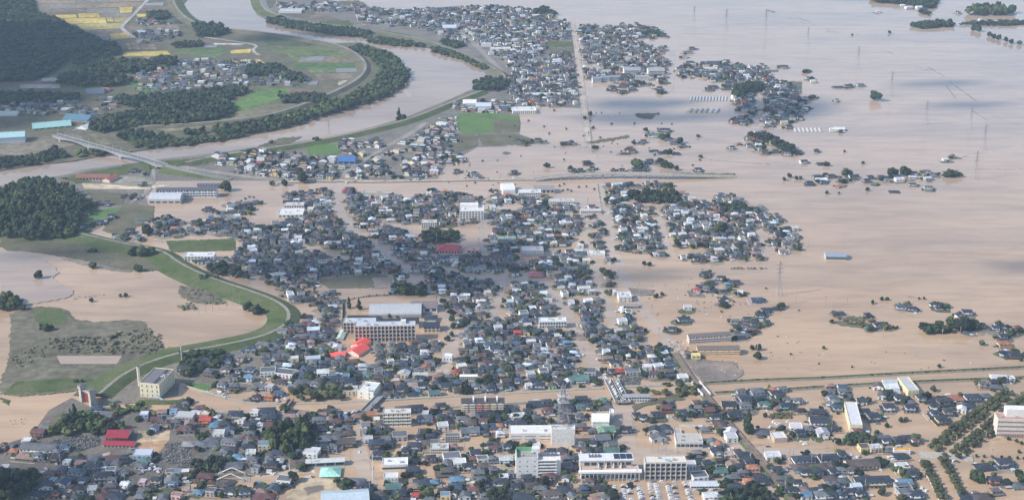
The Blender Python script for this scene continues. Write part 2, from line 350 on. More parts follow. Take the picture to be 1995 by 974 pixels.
# floodplain outside the curved levee
for p, m in [('0,492 60,490 122,530 95,542 160,575 70,592 0,600', 'river_water'), ('0,455 110,455 180,475 330,500 340,525 250,530 150,505 60,490 0,488', 'dull_grass'), ('120,505 210,508 262,525 250,532 180,522', 'mud'),
             ('20,612 60,598 130,600 150,630 285,622 300,650 325,682 300,692 215,745 160,762 0,776 0,745 20,700', 'ground'), ('60,605 115,600 140,630 80,640', 'grass'), ('100,690 240,692 232,712 110,712', 'mud'), ('20,660 85,660 90,700 22,700', 'mud'),
             ('30,745 170,735 190,740 160,757 0,776', 'grass'), ('350,558 400,560 430,580 445,592 380,592 345,575', 'scrub'), ('95,825 110,808 130,803 135,815 115,828', 'dull_grass')]:
    sheet('floodplain_ground', p, .16 if m == 'mud' else .3, m, (.135, .125, .088), smooth=1)
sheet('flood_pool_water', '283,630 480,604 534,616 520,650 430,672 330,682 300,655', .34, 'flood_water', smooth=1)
sheet('flood_pool_water', '110,694 238,694 228,710 118,710', .36, 'river_water')
# embankments
CC = (.42, .39, .34)
lev = GP(smoothline(PX('100,446 180,468 250,483 315,494 350,522 420,553 480,572 530,590 562,612 556,638 520,657 480,668 420,680 350,692 285,712 238,735 210,757 190,775')))
ribbon('levee', lev, [(-15, 0, 'grass', CC), (-3.4, 4.2, 'asphalt', (.25, .225, .19)), (0, 4.2, 'grass', CC), (2, 4.1, 'grass', CC), (24, .05, 'grass', CC), (24.5, -1, 'grass', CC)], kind='structure')
ribbon('levee', GP(smoothline(PX('640,52 720,62 780,72 850,88 920,115 965,138 985,152 975,172'))), [(-12, 0, 'grass', CC), (-3, 4, 'asphalt', (.22, .20, .17)), (2, 4, 'dull_grass', CC), (14, .1, 'dull_grass', CC)], kind='structure')
ribbon('levee', GP(smoothline(PX('940,180 880,203 800,236 740,252 640,275 520,294 420,308 360,322'))), [(-14, 0, 'grass', CC), (-3, 4, 'asphalt', (.24, .22, .19)), (2, 4, 'dull_grass', CC), (16, .0, 'dull_grass', CC)], kind='structure')
ribbon('levee', GP(smoothline(PX('240,328 300,322 400,312'))), [(-14, 0, 'grass', CC), (-3, 4, 'grass', (.33, .3, .25)), (2, 4, 'grass', CC), (22, .0, 'grass', CC)], kind='structure')
ribbon('levee', GP(smoothline(PX('130,352 200,335 290,326'))), [(-16, 0.2, 'grass', CC), (-3, 3.5, 'grass', (.33, .3, .25)), (2, 3.5, 'grass', CC), (24, .2, 'grass', CC)], kind='structure')
ribbon('levee', GP(smoothline(PX('500,66 600,80 660,92 700,112 715,135 700,158 660,180 600,206 520,232 400,245 270,252'))), [(-10, 1.4, 'dull_grass', CC), (-3, 5, 'asphalt', (.24, .22, .19)), (2, 5, 'dull_grass', CC), (16, 1.4, 'dull_grass', CC)], kind='structure')
ribbon('levee', GP(smoothline(PX('325,-60 335,10 365,45 420,60 500,66'))), [(-20, 1.4, 'grass', CC), (-3, 5, 'asphalt', (.24, .22, .19)), (2, 5, 'dull_grass', CC), (14, 1.0, 'concrete', (.4, .35, .3)), (18, -.5, 'concrete', CC)], kind='structure')
ribbon('levee', GP(smoothline(PX('500,-60 505,8 520,28 545,35'))), [(-14, 0.2, 'concrete', (.4, .38, .33)), (-3, 5, 'asphalt', (.24, .22, .19)), (2, 5, 'grass', CC), (20, .2, 'grass', CC)], kind='structure')
# canal banks: a low concrete wall and a grass strip
wallc = (.36, .32, .26)
for pts, g in (('395,765 440,778 500,790 560,788 640,787 740,782 760,780 880,774 930,773 1000,767 1175,758', 'concrete'),
               ('1200,756 1290,752 1365,748', 'concrete'), ('1372,748 1500,741 1600,738 1700,732 1850,724 1995,717 2150,708', 'grass'),
               ('395,802 470,806 540,808 620,806 720,800 900,792 1000,785 1190,778', 'concrete'), ('1395,767 1500,762 1620,754 1780,745 1995,737 2150,730', 'grass')):
    ribbon('canal_bank', GP(smoothline(PX(pts), 1)), [(-3.5, -1, 'concrete', wallc), (-3.3, .9, g, wallc), (-1.2, 1.3, g, wallc), (1.2, 1.3, 'concrete', (.22, .19, .16)), (3.6, -1, 'concrete', wallc)], kind='structure')
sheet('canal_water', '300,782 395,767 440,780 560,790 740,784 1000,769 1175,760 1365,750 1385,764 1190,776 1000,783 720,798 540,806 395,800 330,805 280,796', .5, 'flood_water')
ribbon('canal_bank', GP(smoothline(PX('270,783 345,784 360,779'), 1)), [(-2, -1, 'concrete', wallc), (-1.8, 1.5, 'grass', wallc), (6, 1.5, 'grass', wallc), (7, -1, 'concrete', wallc)], kind='structure')
ribbon('canal_bank', GP(smoothline(PX('358,753 372,757 440,777'), 1)), [(-.6, -1, 'concrete', CC), (-.6, 1.8, 'concrete', (.5, .44, .36)), (.6, 1.8, 'concrete', CC), (.6, -1, 'concrete', wallc)], kind='structure')
# roads (dry or shallow): pale wet asphalt; flooded streets stay open water
RD = (.24, .215, .19)
ROADS = []   # (ground pts, half width) kept free of houses
def road(px, hw, z=.30, vis=True, col=RD, mat='asphalt', name='road'):
    g = GP(smoothline(PX(px))); ROADS.append((g, hw if hw < 6 else hw-2))
    if not vis and px[:8] not in ('1310,600', '1300,480', '1120,880', '1560,800'): ribbon('street_water', g, [(-hw, 0, 'street_water', col), (hw, 0, 'street_water', col)], .06+.003*len(ROADS), kind='structure')
    if vis:
        ribbon(name, g, [(-hw-.3, 0, 'concrete', CC), (-hw-.3, .14, 'concrete', CC), (-hw, .14, 'concrete', (.3, .28, .25)), (-hw, 0, mat, col), (hw, 0, 'concrete', (.3, .28, .25)), (hw, .14, 'concrete', CC), (hw+.3, .14, 'concrete', CC), (hw+.3, 0, mat, col)], z, kind='structure')
        ribbon('road_marking', g, [(-.12, .006, 'paint', (.7, .7, .68)), (.12, .006, 'paint', (.7, .7, .68))], z, kind='structure')
road('1116,46 1124,95 1130,150 1138,210 1144,262 1152,290', 5, .35, True, (.42, .35, .29))
road('1150,285 1165,350 1180,420 1200,510 1240,590 1290,650 1330,700 1350,740', 7, vis=False)
road('655,352 658,400 672,430 700,455 760,500 830,560 870,600 885,640 880,680 850,740', 7, vis=False)
road('655,352 665,342 700,318 760,282 800,262 830,240', 5, .4)
road('540,356 660,352 700,355 850,352 1000,350 1042,350', 5, .8, True, (.36, .31, .25))
road('340,322 400,334 460,342 540,352 655,354', 5, .5)
road('942,375 944,430 940,490', 6, vis=False)
road('1135,380 1140,440 1158,520 1180,590 1200,640', 6, vis=False)
road('985,530 975,575 958,615', 4, vis=False)
road('1060,545 1105,610 1145,690 1178,745', 7, vis=False)
road('1215,790 1214,840 1222,880 1235,930', 9, vis=False)
road('1040,545 920,540 850,520', 5, vis=False)
road('745,430 830,462 900,480', 4, vis=False)
road('1220,885 1350,875 1480,880 1600,885 1760,905', 9, vis=False)
road('715,810 700,850 705,910 730,960', 6, vis=False)
road('500,925 600,905 720,900', 7, vis=False)
road('1420,840 1480,910 1540,990', 6, vis=False)
road('980,540 1060,545', 5, vis=False)
road('1560,800 1640,870 1700,960', 4, vis=False)
road('1310,600 1330,660 1345,720', 6, vis=False)
road('1300,480 1320,560', 5, vis=False); road('1275,395 1290,440 1300,480', 4, vis=False)
road('1475,440 1495,500', 4, vis=False)
road('1480,185 1484,215 1470,245', 4, .25, True, (.4, .34, .28)); road('1310,100 1305,180', 6, vis=False)
road('290,0 270,20 262,30 240,50 236,58 262,76', 4, 1.75, True, (.36, .32, .29)); road('400,75 450,82 505,90 490,100 505,110', 3, 1.75, True, (.34, .3, .27))
road('720,110 800,190', 4, vis=False)
road('470,820 475,880 480,940', 3, .16, True, (.34, .29, .23)); road('330,862 300,905 310,935', 3, .16, True, (.4, .33, .26)); road('60,900 130,915 200,935 330,940', 4, .16, True); road('245,930 250,1000', 5, .18, True)
road('200,760 240,728', 3, .4)
road('860,240 960,235 1000,250', 3, vis=False); road('895,60 940,100 985,150', 5, .25)
for p in ('255,395 290,375 300,350', '300,350 298,330'): road(p, 2.5, .4)
# ------------------------------------------------------------ houses
ROOFC = {'k': ((.034, .041, .057), 'dark slate'), 'b': ((.052, .075, .115), 'slate blue'), 'g': ((.115, .122, .136), 'grey'), 'n': ((.090, .074, .068), 'brown'), 'm': ((.13, .062, .058), 'maroon'),
         'r': ((.34, .06, .045), 'red'), 'o': ((.34, .14, .08), 'orange'), 'c': ((.12, .22, .32), 'blue'), 't': ((.085, .16, .145), 'green'), 'w': ((.50, .51, .53), 'white'), 'p': ((.25, .165, .145), 'pinkish'),
         'l': ((.45, .53, .60), 'pale blue'), 'y': ((.62, .52, .25), 'yellow'), 'e': ((.42, .60, .40), 'pale green')}
WALLC = {'w': ((.72, .71, .68), 'white'), 'c': ((.62, .54, .40), 'cream'), 'g': ((.42, .41, .40), 'grey'), 'n': ((.24, .17, .13), 'brown'), 'y': ((.66, .56, .28), 'yellow'), 'o': ((.50, .23, .11), 'orange'),
         'p': ((.64, .40, .36), 'pink'), 'l': ((.45, .54, .66), 'pale blue'), 'e': ((.40, .62, .28), 'lime green'), 'k': ((.08, .08, .09), 'dark'), 'm': ((.33, .09, .07), 'red brown'), 't': ((.2, .4, .36), 'green'), 'b': ((.2, .25, .35), 'blue')}
for k_ in 'ro': WALLC.setdefault(k_, ((.45, .12, .09), 'red'))
for k_ in 'e': pass
def jit(c, a=.12):
    f = 1+random.uniform(-a, a); return tuple(max(0, min(1, q*f*(1+random.uniform(-.04, .04)))) for q in c)
UB = MB(); UB.box(0, 0, 0, 1, 1, 1, 'glass', (.1, .1, .1)); WINM = UB.mesh('window')
UB = MB(); UB.box(0, 0, 0, 1, 1, 1, 'solar', (.1, .1, .1)); SOLM = UB.mesh('solar_panel')
def col_box(col, mat='concrete', nm='box', _c={}):
    k = (col, mat, nm)
    if k not in _c:
        u = MB(); u.box(0, 0, 0, 1, 1, 1, mat, col); _c[k] = u.mesh(nm)
    return _c[k]
def house_geo(typ, w, d, rc, wc, P, base, detail=2):
    """P: part name -> MB, windows are returned as (x, y, z, w, d, h); base: height of the floor relative to the water; detail 2 full, 1 no small boxes"""
    wall, roof = P('wall'), P('roof'); win = []
    low = typ == 'h'
    if typ in 'Hh':
        h1 = 3.0
        if low:
            wall.box(0, 0, base, w, d, h1, 'wall', wc)
            roof.hip(0, 0, base+h1, w, d, 1.9, .8, 'roof', rc)
            zt = [base+.9]
            W2, D2, oy, ox = w, d, 0, 0
        else:
            wall.box(0, 0, base, w, d, h1, 'wall', wc)
            W2, D2 = w*random.choice((.7, .8, .95)), d*random.choice((.75, .85)); ox = random.choice((-1, 0, 1))*(w-W2)/2; oy = (d-D2)/2-.2
            P('lower_roof').hip(0, 0, base+h1, w, d, 1.15, .75, 'roof', rc)
            wall.box(ox, oy, base+h1+.25, W2, D2, 2.95, 'wall', wc)
            roof.hip(ox, oy, base+h1+3.15, W2, D2, 1.9, .7, 'roof', rc)
            zt = [base+.9, base+4.3]
    elif typ in 'GV':
        hh = 5.6
        wall.box(0, 0, base, w, d, hh, 'wall', wc)
        roof.gable(0, 0, base+hh, w, d, (d if typ == 'G' else w)*.24, .5, 'roof', rc, typ == 'G', 'wall', wc)
        zt = [base+.9, base+3.6]; W2, D2, ox, oy = w, d, 0, 0
        if detail > 1 and random.random() < .5:
            P('lower_roof').box(w*.1, -d/2-.8, base+2.7, w*.5, 1.6, .25, 'roof', rc)
    else:
        hh = 6.6 if w > 7 else 5.5
        wall.box(0, 0, base, w, d, hh, 'wall', wc)
        roof.box(0, 0, base+hh, w-.5, d-.5, .06, 'metal', rc)
        t = .25; pc = tuple(min(1, c*1.06) for c in wc)
        for (cx, cy, ww, dd) in ((0, -d/2+t/2, w, t), (0, d/2-t/2, w, t), (-w/2+t/2, 0, t, d-2*t), (w/2-t/2, 0, t, d-2*t)):
            roof.box(cx, cy, base+hh, ww, dd, .5, 'wall', pc)
        zt = [base+.9, base+4.0]; W2, D2, ox, oy = w, d, 0, 0
    for k, z in enumerate(zt):
        if z+1.2 < .5: continue
        ww, dd, x0, y0 = (w, d, 0, 0) if k == 0 else (W2, D2, ox, oy)
        n = max(1, int(ww/3.2)); 
        if detail < 2: n = max(1, n-1)
        for i in range(n):
            x = x0-ww/2+ww*(i+.5)/n+random.uniform(-.2, .2); wd = random.choice((1.1, 1.7, 2.1)) if ww/n > 2.4 else .9
            win.append((x, y0-dd/2, max(z, .15), wd, .14, 1.25 if k or low else 1.6))
        if detail > 1 and random.random() < .7:
            win.append((x0-ww/2, y0+random.uniform(-.2, .2)*dd, max(z, .15)+.2, .14, 1.2, 1.0))
        if detail > 1 and random.random() < .5:
            win.append((x0+ww/2, y0+random.uniform(-.2, .2)*dd, max(z, .15)+.2, .14, 1.2, 1.0))
    if not low and typ != 'F' and detail > 1 and random.random() < .45:
        P('balcony').box(ox+random.uniform(-.15, .15)*W2, oy-D2/2-.55, base+3.15 if typ != 'H' else base+3.5, W2*.45, 1.1, 1.05, 'wall', tuple(min(1, c*1.03+.02) for c in wc))
    return win
PRE = {'H': 'two-storey {w} house with {r} hipped roofs', 'h': 'low {w} house under {r} hipped roof', 'G': '{w} house with {r} gabled roof', 'V': '{w} house whose {r} gable faces the camera', 'F': '{w} flat-roofed building with {r} roof'}
NAMES = {'H': ('house', 'house'), 'h': ('low_house', 'house'), 'G': ('gabled_house', 'house'), 'V': ('gabled_house', 'house'), 'F': ('flat_roofed_building', 'building')}
def single_house(typ, x, y, w, d, rot, rk, wk, base=-1.3, name=None, cat=None, group=None, pre=None):
    rc, rn = ROOFC[rk]; wc, wn = WALLC[wk]; rc = jit(rc, .18); wc = jit(wc, .1)
    nm, ct = NAMES[typ]
    parts = {}
    def P(k):
        if k not in parts: parts[k] = MB()
        return parts[k]
    win = house_geo(typ, w, d, rc, wc, P, base)
    o = thing(name or nm, cat or ct, x, y, 0, rot, group=group or 'houses of the flooded town', desc=(pre or PRE[typ]).format(w=wn, r=rn))
    for k, m in parts.items(): m.build(k, o)
    for (a, b, c, ww, dd, hh) in win: child(WINM, 'window', o, (a, b, c), 0, (ww, dd, hh))
    o.scale = (1, 1, .82); return o
HOUSES = []   # dictionaries collected first, then the 300 largest of a kind are built one by one, the rest as one mesh
OCC = []      # footprints (x, y, radius)
def addh(typ, x, y, w, d, rot, rk, wk, base, kind=''):
    HOUSES.append((typ, x, y, w, d, rot, rk, wk, base, kind)); OCC.append((x, y, max(w, d)*.55))

TILES = {
(0,724): "1450 650 170 Hbg;1580 740 200 Ggo;650 950 180 Hgc;560 990 180 Gmn",
(250,724): "730 600 150 Vnw;510 680 120 Gpg;680 670 90 Fcl;860 540 90 Hgg;760 640 160 hng;900 650 120 hkg;1020 700 130 Gwg;1150 720 120 Fwo;1160 800 150 Gro;840 760 250 Fwg;740 850 150 Hgg;410 790 120 Gmn;490 840 110 Hng;590 860 100 Vmc;360 920 120 Vgl;930 860 120 Vpn;920 930 130 Hng;800 920 130 hmn;1300 720 100 hww;1340 860 180 hcw;1450 880 150 Hkn;1620 740 180 Hkg;1700 800 90 Fww;1800 900 150 Hkg;1820 760 120 hng;1910 690 110 Fww;1920 820 100 hbg;1430 270 160 Hgw;1610 290 120 Hgn;1590 150 110 Vnw;1810 150 110 Gcw;1650 60 90 Hkw;1830 50 150 Hbw;1440 40 140 Hnw;1220 80 150 Hgn;1910 440 100 Hkp;250 640 100 hgn;240 720 110 Fwl",
(500,724): "170 70 200 Fgw;410 80 250 Fgw;20 440 70 Hkp;160 430 130 Hoo;320 370 110 Gbl;180 280 110 Fwg;60 270 140 Ggg;730 110 150 Vkg;850 40 140 Hkw;1010 60 160 Gwl;920 150 130 hng;1190 170 170 Hkw;700 190 210 hgg;1360 100 90 Gcl;1520 120 130 Hkm;1680 90 120 Vtw;1830 100 110 hng;870 240 130 Hgw;640 250 130 hgn;1110 240 130 Hkw;1000 240 90 hkg;1400 220 190 Hkg;1410 340 180 Fwc;1840 220 110 Hkg;350 180 150 hnw;150 690 230 Hkw;230 790 220 Hkn;520 645 140 hkn;500 750 140 Gpw;700 680 130 Gpw;860 670 120 hww;1090 650 140 Gnn;1220 650 120 hkg;1000 740 120 Fpn;1110 730 90 Gpp;1210 730 90 Ggg;1340 700 100 hcw;1410 790 100 Hnn;1530 700 150 hpn;880 770 130 hgg;960 820 170 Hgw;1100 800 80 Vpw;1200 820 150 Hmw;190 890 150 Gmw;30 930 90 Fgw;40 840 90 hww;1210 890 120 hgn;1330 880 140 hgw;1240 970 130 hng;1000 910 120 hkk;1390 960 130 hng;1660 860 110 Ggw;1840 600 120 Hkw;1750 710 140 Foo;1820 770 90 Fwc;1700 930 130 hgw;1880 860 110 Vnw;1850 960 140 Hkg",
(750,724): "60 140 140 Vko;150 190 120 Fwo;270 80 140 Vwc;480 90 90 Fwc;590 110 110 Fwc;530 160 140 Hkg;830 130 160 Hpc;980 140 120 Hgg;1070 50 80 Vro;1520 150 110 Hnn;1670 130 130 Hkw;1790 130 110 hkg;1920 130 80 Gcl;1330 220 110 hbg;60 260 120 Hkg;420 190 230 hgw;240 250 120 Vno;430 240 200 hpn;400 310 110 hkg;590 250 140 Gkw;270 320 160 Hkg;480 300 90 hcw;820 240 130 Vkw;940 260 150 Gkg;1140 230 140 Hbn;760 380 150 Gtg;50 410 130 Hnw;420 370 110 hkg;200 410 80 Vkl;1380 270 110 Vgw;1500 270 130 hgw;1620 310 140 Hkw;1760 270 110 Hgw;1900 280 120 Vkw;480 620 180 Hkg;280 600 170 hng;860 580 150 Hkc;710 610 120 Hpp;610 680 80 Fww;1900 600 110 Hkg;620 780 190 Hgw;740 750 60 hrn;870 740 110 Hkw;800 720 90 hgg;1060 700 160 Hkc;950 780 120 hkg;1190 780 150 Hgw;1380 730 100 Vgw;1490 790 110 Gmw;1640 690 370 hkg;1690 770 180 Hkg;1300 860 180 Hnc;1450 890 120 hkg;1600 870 200 hbc;1730 840 90 hon;1900 730 90 Fww;1900 840 110 Hkw;890 880 140 Fww;620 940 150 hkg;770 940 110 hnn;1300 965 250 Ggg",
(1000,724): "60 190 130 Hbw;30 80 60 hcc;330 150 110 hkg;480 120 110 Hkg;620 100 80 Vgw;700 130 150 hnw;800 50 150 hnn;930 70 140 hgn;1020 60 70 Hkw;1160 60 160 Fgg;1500 40 100 Hkw;1630 40 130 Grr;1820 50 200 Fgg;1000 170 270 Gtg;240 250 90 Fww;370 270 170 Hkw;600 260 100 Vne;750 240 140 Hkw;850 190 70 Vww;1380 490 100 Htw;1040 480 150 Hkg;1040 580 130 Htw;1180 580 130 Hkc;1400 570 170 hgg;50 650 110 Vkg;240 650 120 Hkc;370 530 200 hkg;520 510 120 Hkg;540 640 150 Hmw;700 580 130 Hgc;850 600 130 Hkn;850 490 130 hkg;90 740 160 Fww;90 850 200 Hkc;1040 730 140 Hgg;1030 890 150 Hgo;1230 930 130 hgn;1420 950 230 Gew;1730 930 130 Hkg;1910 720 130 Hkc",
(1250,724): "180 70 140 Gmw;310 80 100 hkg;430 60 150 Hnn;500 90 140 hbg;640 140 130 Fww;60 750 130 Hkw;230 700 120 Hkg;390 620 150 Hmn;450 520 80 hkg;610 680 150 Hkw;770 660 100 Hgw;850 520 100 Hmw;860 590 100 Ggw;990 530 100 Hkw;1040 640 140 Gmn;930 680 110 hkg;1150 750 150 Hkw;1200 800 160 hnw;1220 890 150 Vmw;1330 970 150 Vww;190 940 150 Vkg;380 930 150 Vkg;970 900 120 hgg;1330 560 190 Gkc;1520 350 110 Hgw;1600 480 200 Hkw;1780 370 200 Hgw;1800 460 150 Hkg;1590 570 150 Hgw;1870 550 140 Htw;1430 710 190 Hkg;1820 960 160 hgw",
(1500,724): "80 290 90 hoc;200 310 110 Hgw;100 380 140 Hkw;180 430 130 Hkw;110 510 90 Hnn;270 480 110 Hgw;260 580 160 Hkt;130 570 90 hpn;440 490 120 Hgw;460 610 70 hkg;920 270 110 Hpn;920 360 120 Hgw;1110 280 120 Gbw;1140 350 140 Hgg;970 450 120 Hgw;1010 510 120 Hgw;1020 600 140 Hbw;1210 460 140 hnn;1240 550 110 Hgw;1400 490 130 Gkw;1640 270 130 Vnw;1700 410 110 Vgw;1830 220 180 Gww;1860 290 180 Gww;1880 360 160 Gww;730 690 230 Hkn;760 810 250 Gkw;980 900 140 hkw;820 980 150 Vww;1460 670 140 Hkw;1620 750 220 Hkg;1800 600 170 Hkw;400 900 160 Fww;580 940 150 Hgg;480 985 150 Hkg;1380 970 150 Hmw",
(1745,724): "100 460 150 Hkw;250 600 150 Hkw;240 480 100 hgg;440 450 150 Hkc;570 470 160 hkg;590 590 110 Hkw;780 520 190 Hkn;930 440 210 hoc;1030 530 130 hgg;1000 610 110 Vww;590 690 130 Hkw;820 660 140 Hkc;720 800 180 Hky;1200 460 240 Hkw;1350 240 120 Hgc;1530 210 140 Hkn;1540 260 150 hgn;1390 390 130 hgw;1130 550 180 hkk;1580 150 200 Gww;1770 140 80 Fww",
(0,849): "400 150 120 Fww;260 190 130 hkg;560 270 470 Ggw;630 300 180 hgg;860 320 120 Hgc;580 370 130 Hgw;840 410 150 Hkn;370 370 250 hpn;1100 430 200 hkg;1000 470 90 Fww;1220 490 150 Gpg;1430 400 150 hgn;1380 550 190 Hkg;970 590 150 Hbn;740 610 140 hnw;1120 650 200 Hbg;1030 700 120 hbc;1240 700 130 hbg;780 750 90 Fcc;910 800 160 Vbw;1550 710 200 Hkw;1700 750 110 Hgc;1680 600 130 Fgw;1880 600 110 hgn;1720 400 180 hmn;1870 420 140 Hkn;1740 460 120 hgg;1530 470 150 hgg;700 850 180 Vkw;1070 880 110 Vmc;820 950 130 Hko;1200 900 120 Vkc;1400 890 120 Fww;1260 960 100 hkw;1550 880 120 hmn;1490 980 160 hmn;1700 860 150 Hgn;520 940 200 hkw;1700 980 200 hkg;1880 810 110 Gww;70 550 100 Fww;200 270 90 hoe;30 220 70 Hmg;950 900 120 hgg;1140 970 100 hgw",
(250,849): "210 370 240 Fwl;210 420 150 htl;1090 190 170 hgg;1270 130 220 hgn;1260 190 150 hgg;1500 190 210 Hgg;1370 40 150 Fww;160 500 120 hgw;200 770 100 Fwp;290 770 80 hpp;400 750 130 Hkc;620 620 100 Fgc;730 620 100 Fcg;860 630 120 Fwn;970 620 100 hgk;660 770 170 Vgl;1140 710 240 Hmn;1040 880 120 hcw;1240 900 120 Fgg;1560 910 190 Hkw;1760 910 150 Hkw;1460 750 180 hng;190 890 160 hgn;160 970 120 hgn;720 970 130 Fpp;1500 270 170 hng;1640 380 150 hcg;1470 330 130 Hgg;1570 520 250 hgn;1330 540 130 hng;1820 100 150 hmn;1820 150 160 hgg;1820 200 150 hkg;1860 340 130 Fww;1890 400 140 hgg;1880 40 110 Hgg;1920 560 90 Fgg;40 280 90 hgg;1900 450 100 Hgg",
(500,849): "120 220 170 Fcc;30 140 60 hmn;60 410 90 hkg;240 520 170 Hkn;660 490 120 Fnn;650 330 90 Vgn;830 260 150 Gkg;810 340 200 Fww;1030 250 130 Hkn;1160 240 100 Hgw;910 190 200 hkn;1370 160 230 Gnn;1000 100 200 hgn;1170 60 140 hgn;1700 100 120 Fww;1830 190 190 Hkn;1830 350 170 Hkg;220 870 170 Vbn;400 740 190 Fgw;450 780 160 hkg;60 880 150 hpn;100 970 250 hmw;1490 740 190 hgn;1650 830 180 Hkg;1830 940 200 hnw;1900 980 120 hkg;40 790 100 hkg",
(750,849): "50 180 130 Hkn;430 220 170 Hkg;700 400 140 Hkp;420 410 130 hkl;430 600 170 Hkn;910 620 220 Hnk;580 760 230 hkg;230 60 200 Fgg;1040 220 120 Hpw;1030 390 230 Fgw;1140 470 170 Fww;1380 310 140 Gkw;1350 400 120 Gmn;1490 410 150 Fgw;1640 410 130 Hgg;1840 410 180 Gwl;1560 210 100 Vkw;1640 240 110 Gmw;1860 210 120 Hkw;1260 520 130 Hkw;1470 530 150 Hnw;1430 640 160 Hgg;1620 690 120 hkg;1450 750 110 Hgw;1560 730 110 hkg;1740 790 210 Hkw;1810 690 120 Fww;1900 630 90 Hgw;740 730 110 hcg;1100 690 170 hcg;1070 870 230 Hbl;1040 920 100 Vkw;130 850 200 Gtn;450 800 160 hpn;870 900 120 Hkc;1350 890 150 Hmw;1190 910 110 hng;1210 970 160 Vgw;920 970 130 Fcy;490 930 130 hrg;270 970 200 Hkn;100 910 200 hkg;660 970 130 hgn;1900 840 120 hkg",
(1000,849): "270 150 110 Hgg;360 190 100 Fww;1040 180 110 Hgw;1190 170 130 Hkw;1370 100 200 Ggg;1530 200 140 Fgn;990 410 130 Hkg;1120 290 120 Vnw;1300 290 100 Hkn;1500 290 200 Gtw;550 690 150 Hmw;240 710 150 Hkg;790 690 100 Vgw;360 700 90 hkg;30 730 130 hgw;50 830 130 Hkg;280 850 200 Hnn;150 810 90 hkg;820 780 90 hgg;780 900 190 Hkc;410 880 170 Hgn;160 970 280 hkg;620 970 280 Hng;900 970 110 Vgw;470 810 100 hkg",
(1250,849): "1030 480 150 Hkg;830 330 160 Hgn;830 420 150 hkn;1060 140 130 Vgg;1190 180 110 Vow;1160 290 130 Vkw;1380 80 150 Fww;1250 410 150 hkn;1370 490 120 Vpw;1210 600 180 Gty;1490 530 120 Hkg;1450 610 130 hgn;1430 710 150 Hgn;1560 620 130 Hgn;1620 780 190 How;1700 560 160 How;1620 450 160 Hkg;1570 370 170 Hkg;1480 300 110 Hnw;1830 750 180 Hkg;1820 650 120 hkg;1060 970 190 Gww;1250 970 190 Fgg;900 680 210 Fgw",
(1500,849): "110 570 140 Hkg;240 690 190 hgn;190 730 100 hkg;420 780 140 Hkw;240 820 140 Hnw;320 890 150 Hkg;490 850 170 hpn;550 450 290 Hkw;890 430 310 Hkw;1110 340 130 Hkw;570 620 150 Hkw;740 620 140 Hkg;960 600 140 Hkw;1100 580 130 Hgw;1260 580 130 Hnw;500 530 230 hnw;780 530 230 hnw;1040 510 210 hnw;1430 500 440 Gnc;1610 770 480 Hkc;950 700 180 hnw;1130 720 150 hgw;880 800 100 Hgw;1010 800 100 Hgw;690 850 110 hkg;780 850 90 Vkw;1330 830 140 Fwl;560 960 150 Gcw;800 970 170 Hgw;970 970 180 Hkg;1140 960 120 Hkw;1240 910 150 Hkg;1410 940 140 Hkw;40 960 120 hnn;60 370 200 Fww;1020 880 90 hcw;1460 240 150 Fny;1620 240 160 Fwc;1800 240 90 hgc;1440 140 150 Hnn;1720 90 260 hgw;1790 130 110 Hkw;1930 120 60 hkg",
(1745,849): "50 120 130 Hkn;190 90 130 Hkg;330 120 110 Hmw;110 340 180 hkg;130 540 160 Fww;210 540 110 Gnw;270 650 170 Hkw;160 780 190 Gcw;150 850 200 Fgg;180 930 220 Fgg;320 975 220 Hkw;1390 520 230 hkg;1700 480 250 Hkg;1560 740 190 Hko;1890 800 170 hgg;1560 900 150 Hgo;1080 975 130 hkg;1360 975 220 hng"}
K8 = 7.792
for (ox, oy), s in TILES.items():
    for e in s.split(';'):
        a, b, c, k = e.split(); px, py, wp = ox+float(a)/K8, oy+float(b)/K8, float(c)/K8
        dry = inpoly(px, py, PX('-300,1010 -300,880 0,868 60,850 95,800 140,775 170,790 300,802 420,805 560,812 640,812 650,880 600,905 520,925 360,935 330,960 330,1010')) or inpoly(px, py, PX('190,790 205,755 260,725 300,700 350,690 480,670 580,620 600,650 560,700 500,760 440,768 400,748 350,745 345,780'))
        base = .1 if dry else -1.4
        w_ = max(5.5, wp*mpp(py)*(1.2 if k[0] in 'Hh' else 1.15)); d_ = min(max(6.5, w_*random.uniform(.75, .95)), 11 if w_ < 18 else 12)
        x, y = G(px, py+2, 0)
        rot = R_(random.choice((4, 6, 8, 8, 10, -3)) if px > 620 else random.choice((-6, 2, -14, 5, -10)))
        if k[0] == 'V': rot = R_(random.choice((14, -14, 8)))
        x, y = x-sin(rot)*(d_/2), y+cos(rot)*(d_/2)
        addh(k[0], x, y, w_, d_, rot, k[1], k[2], base)
NHAND = len(HOUSES)
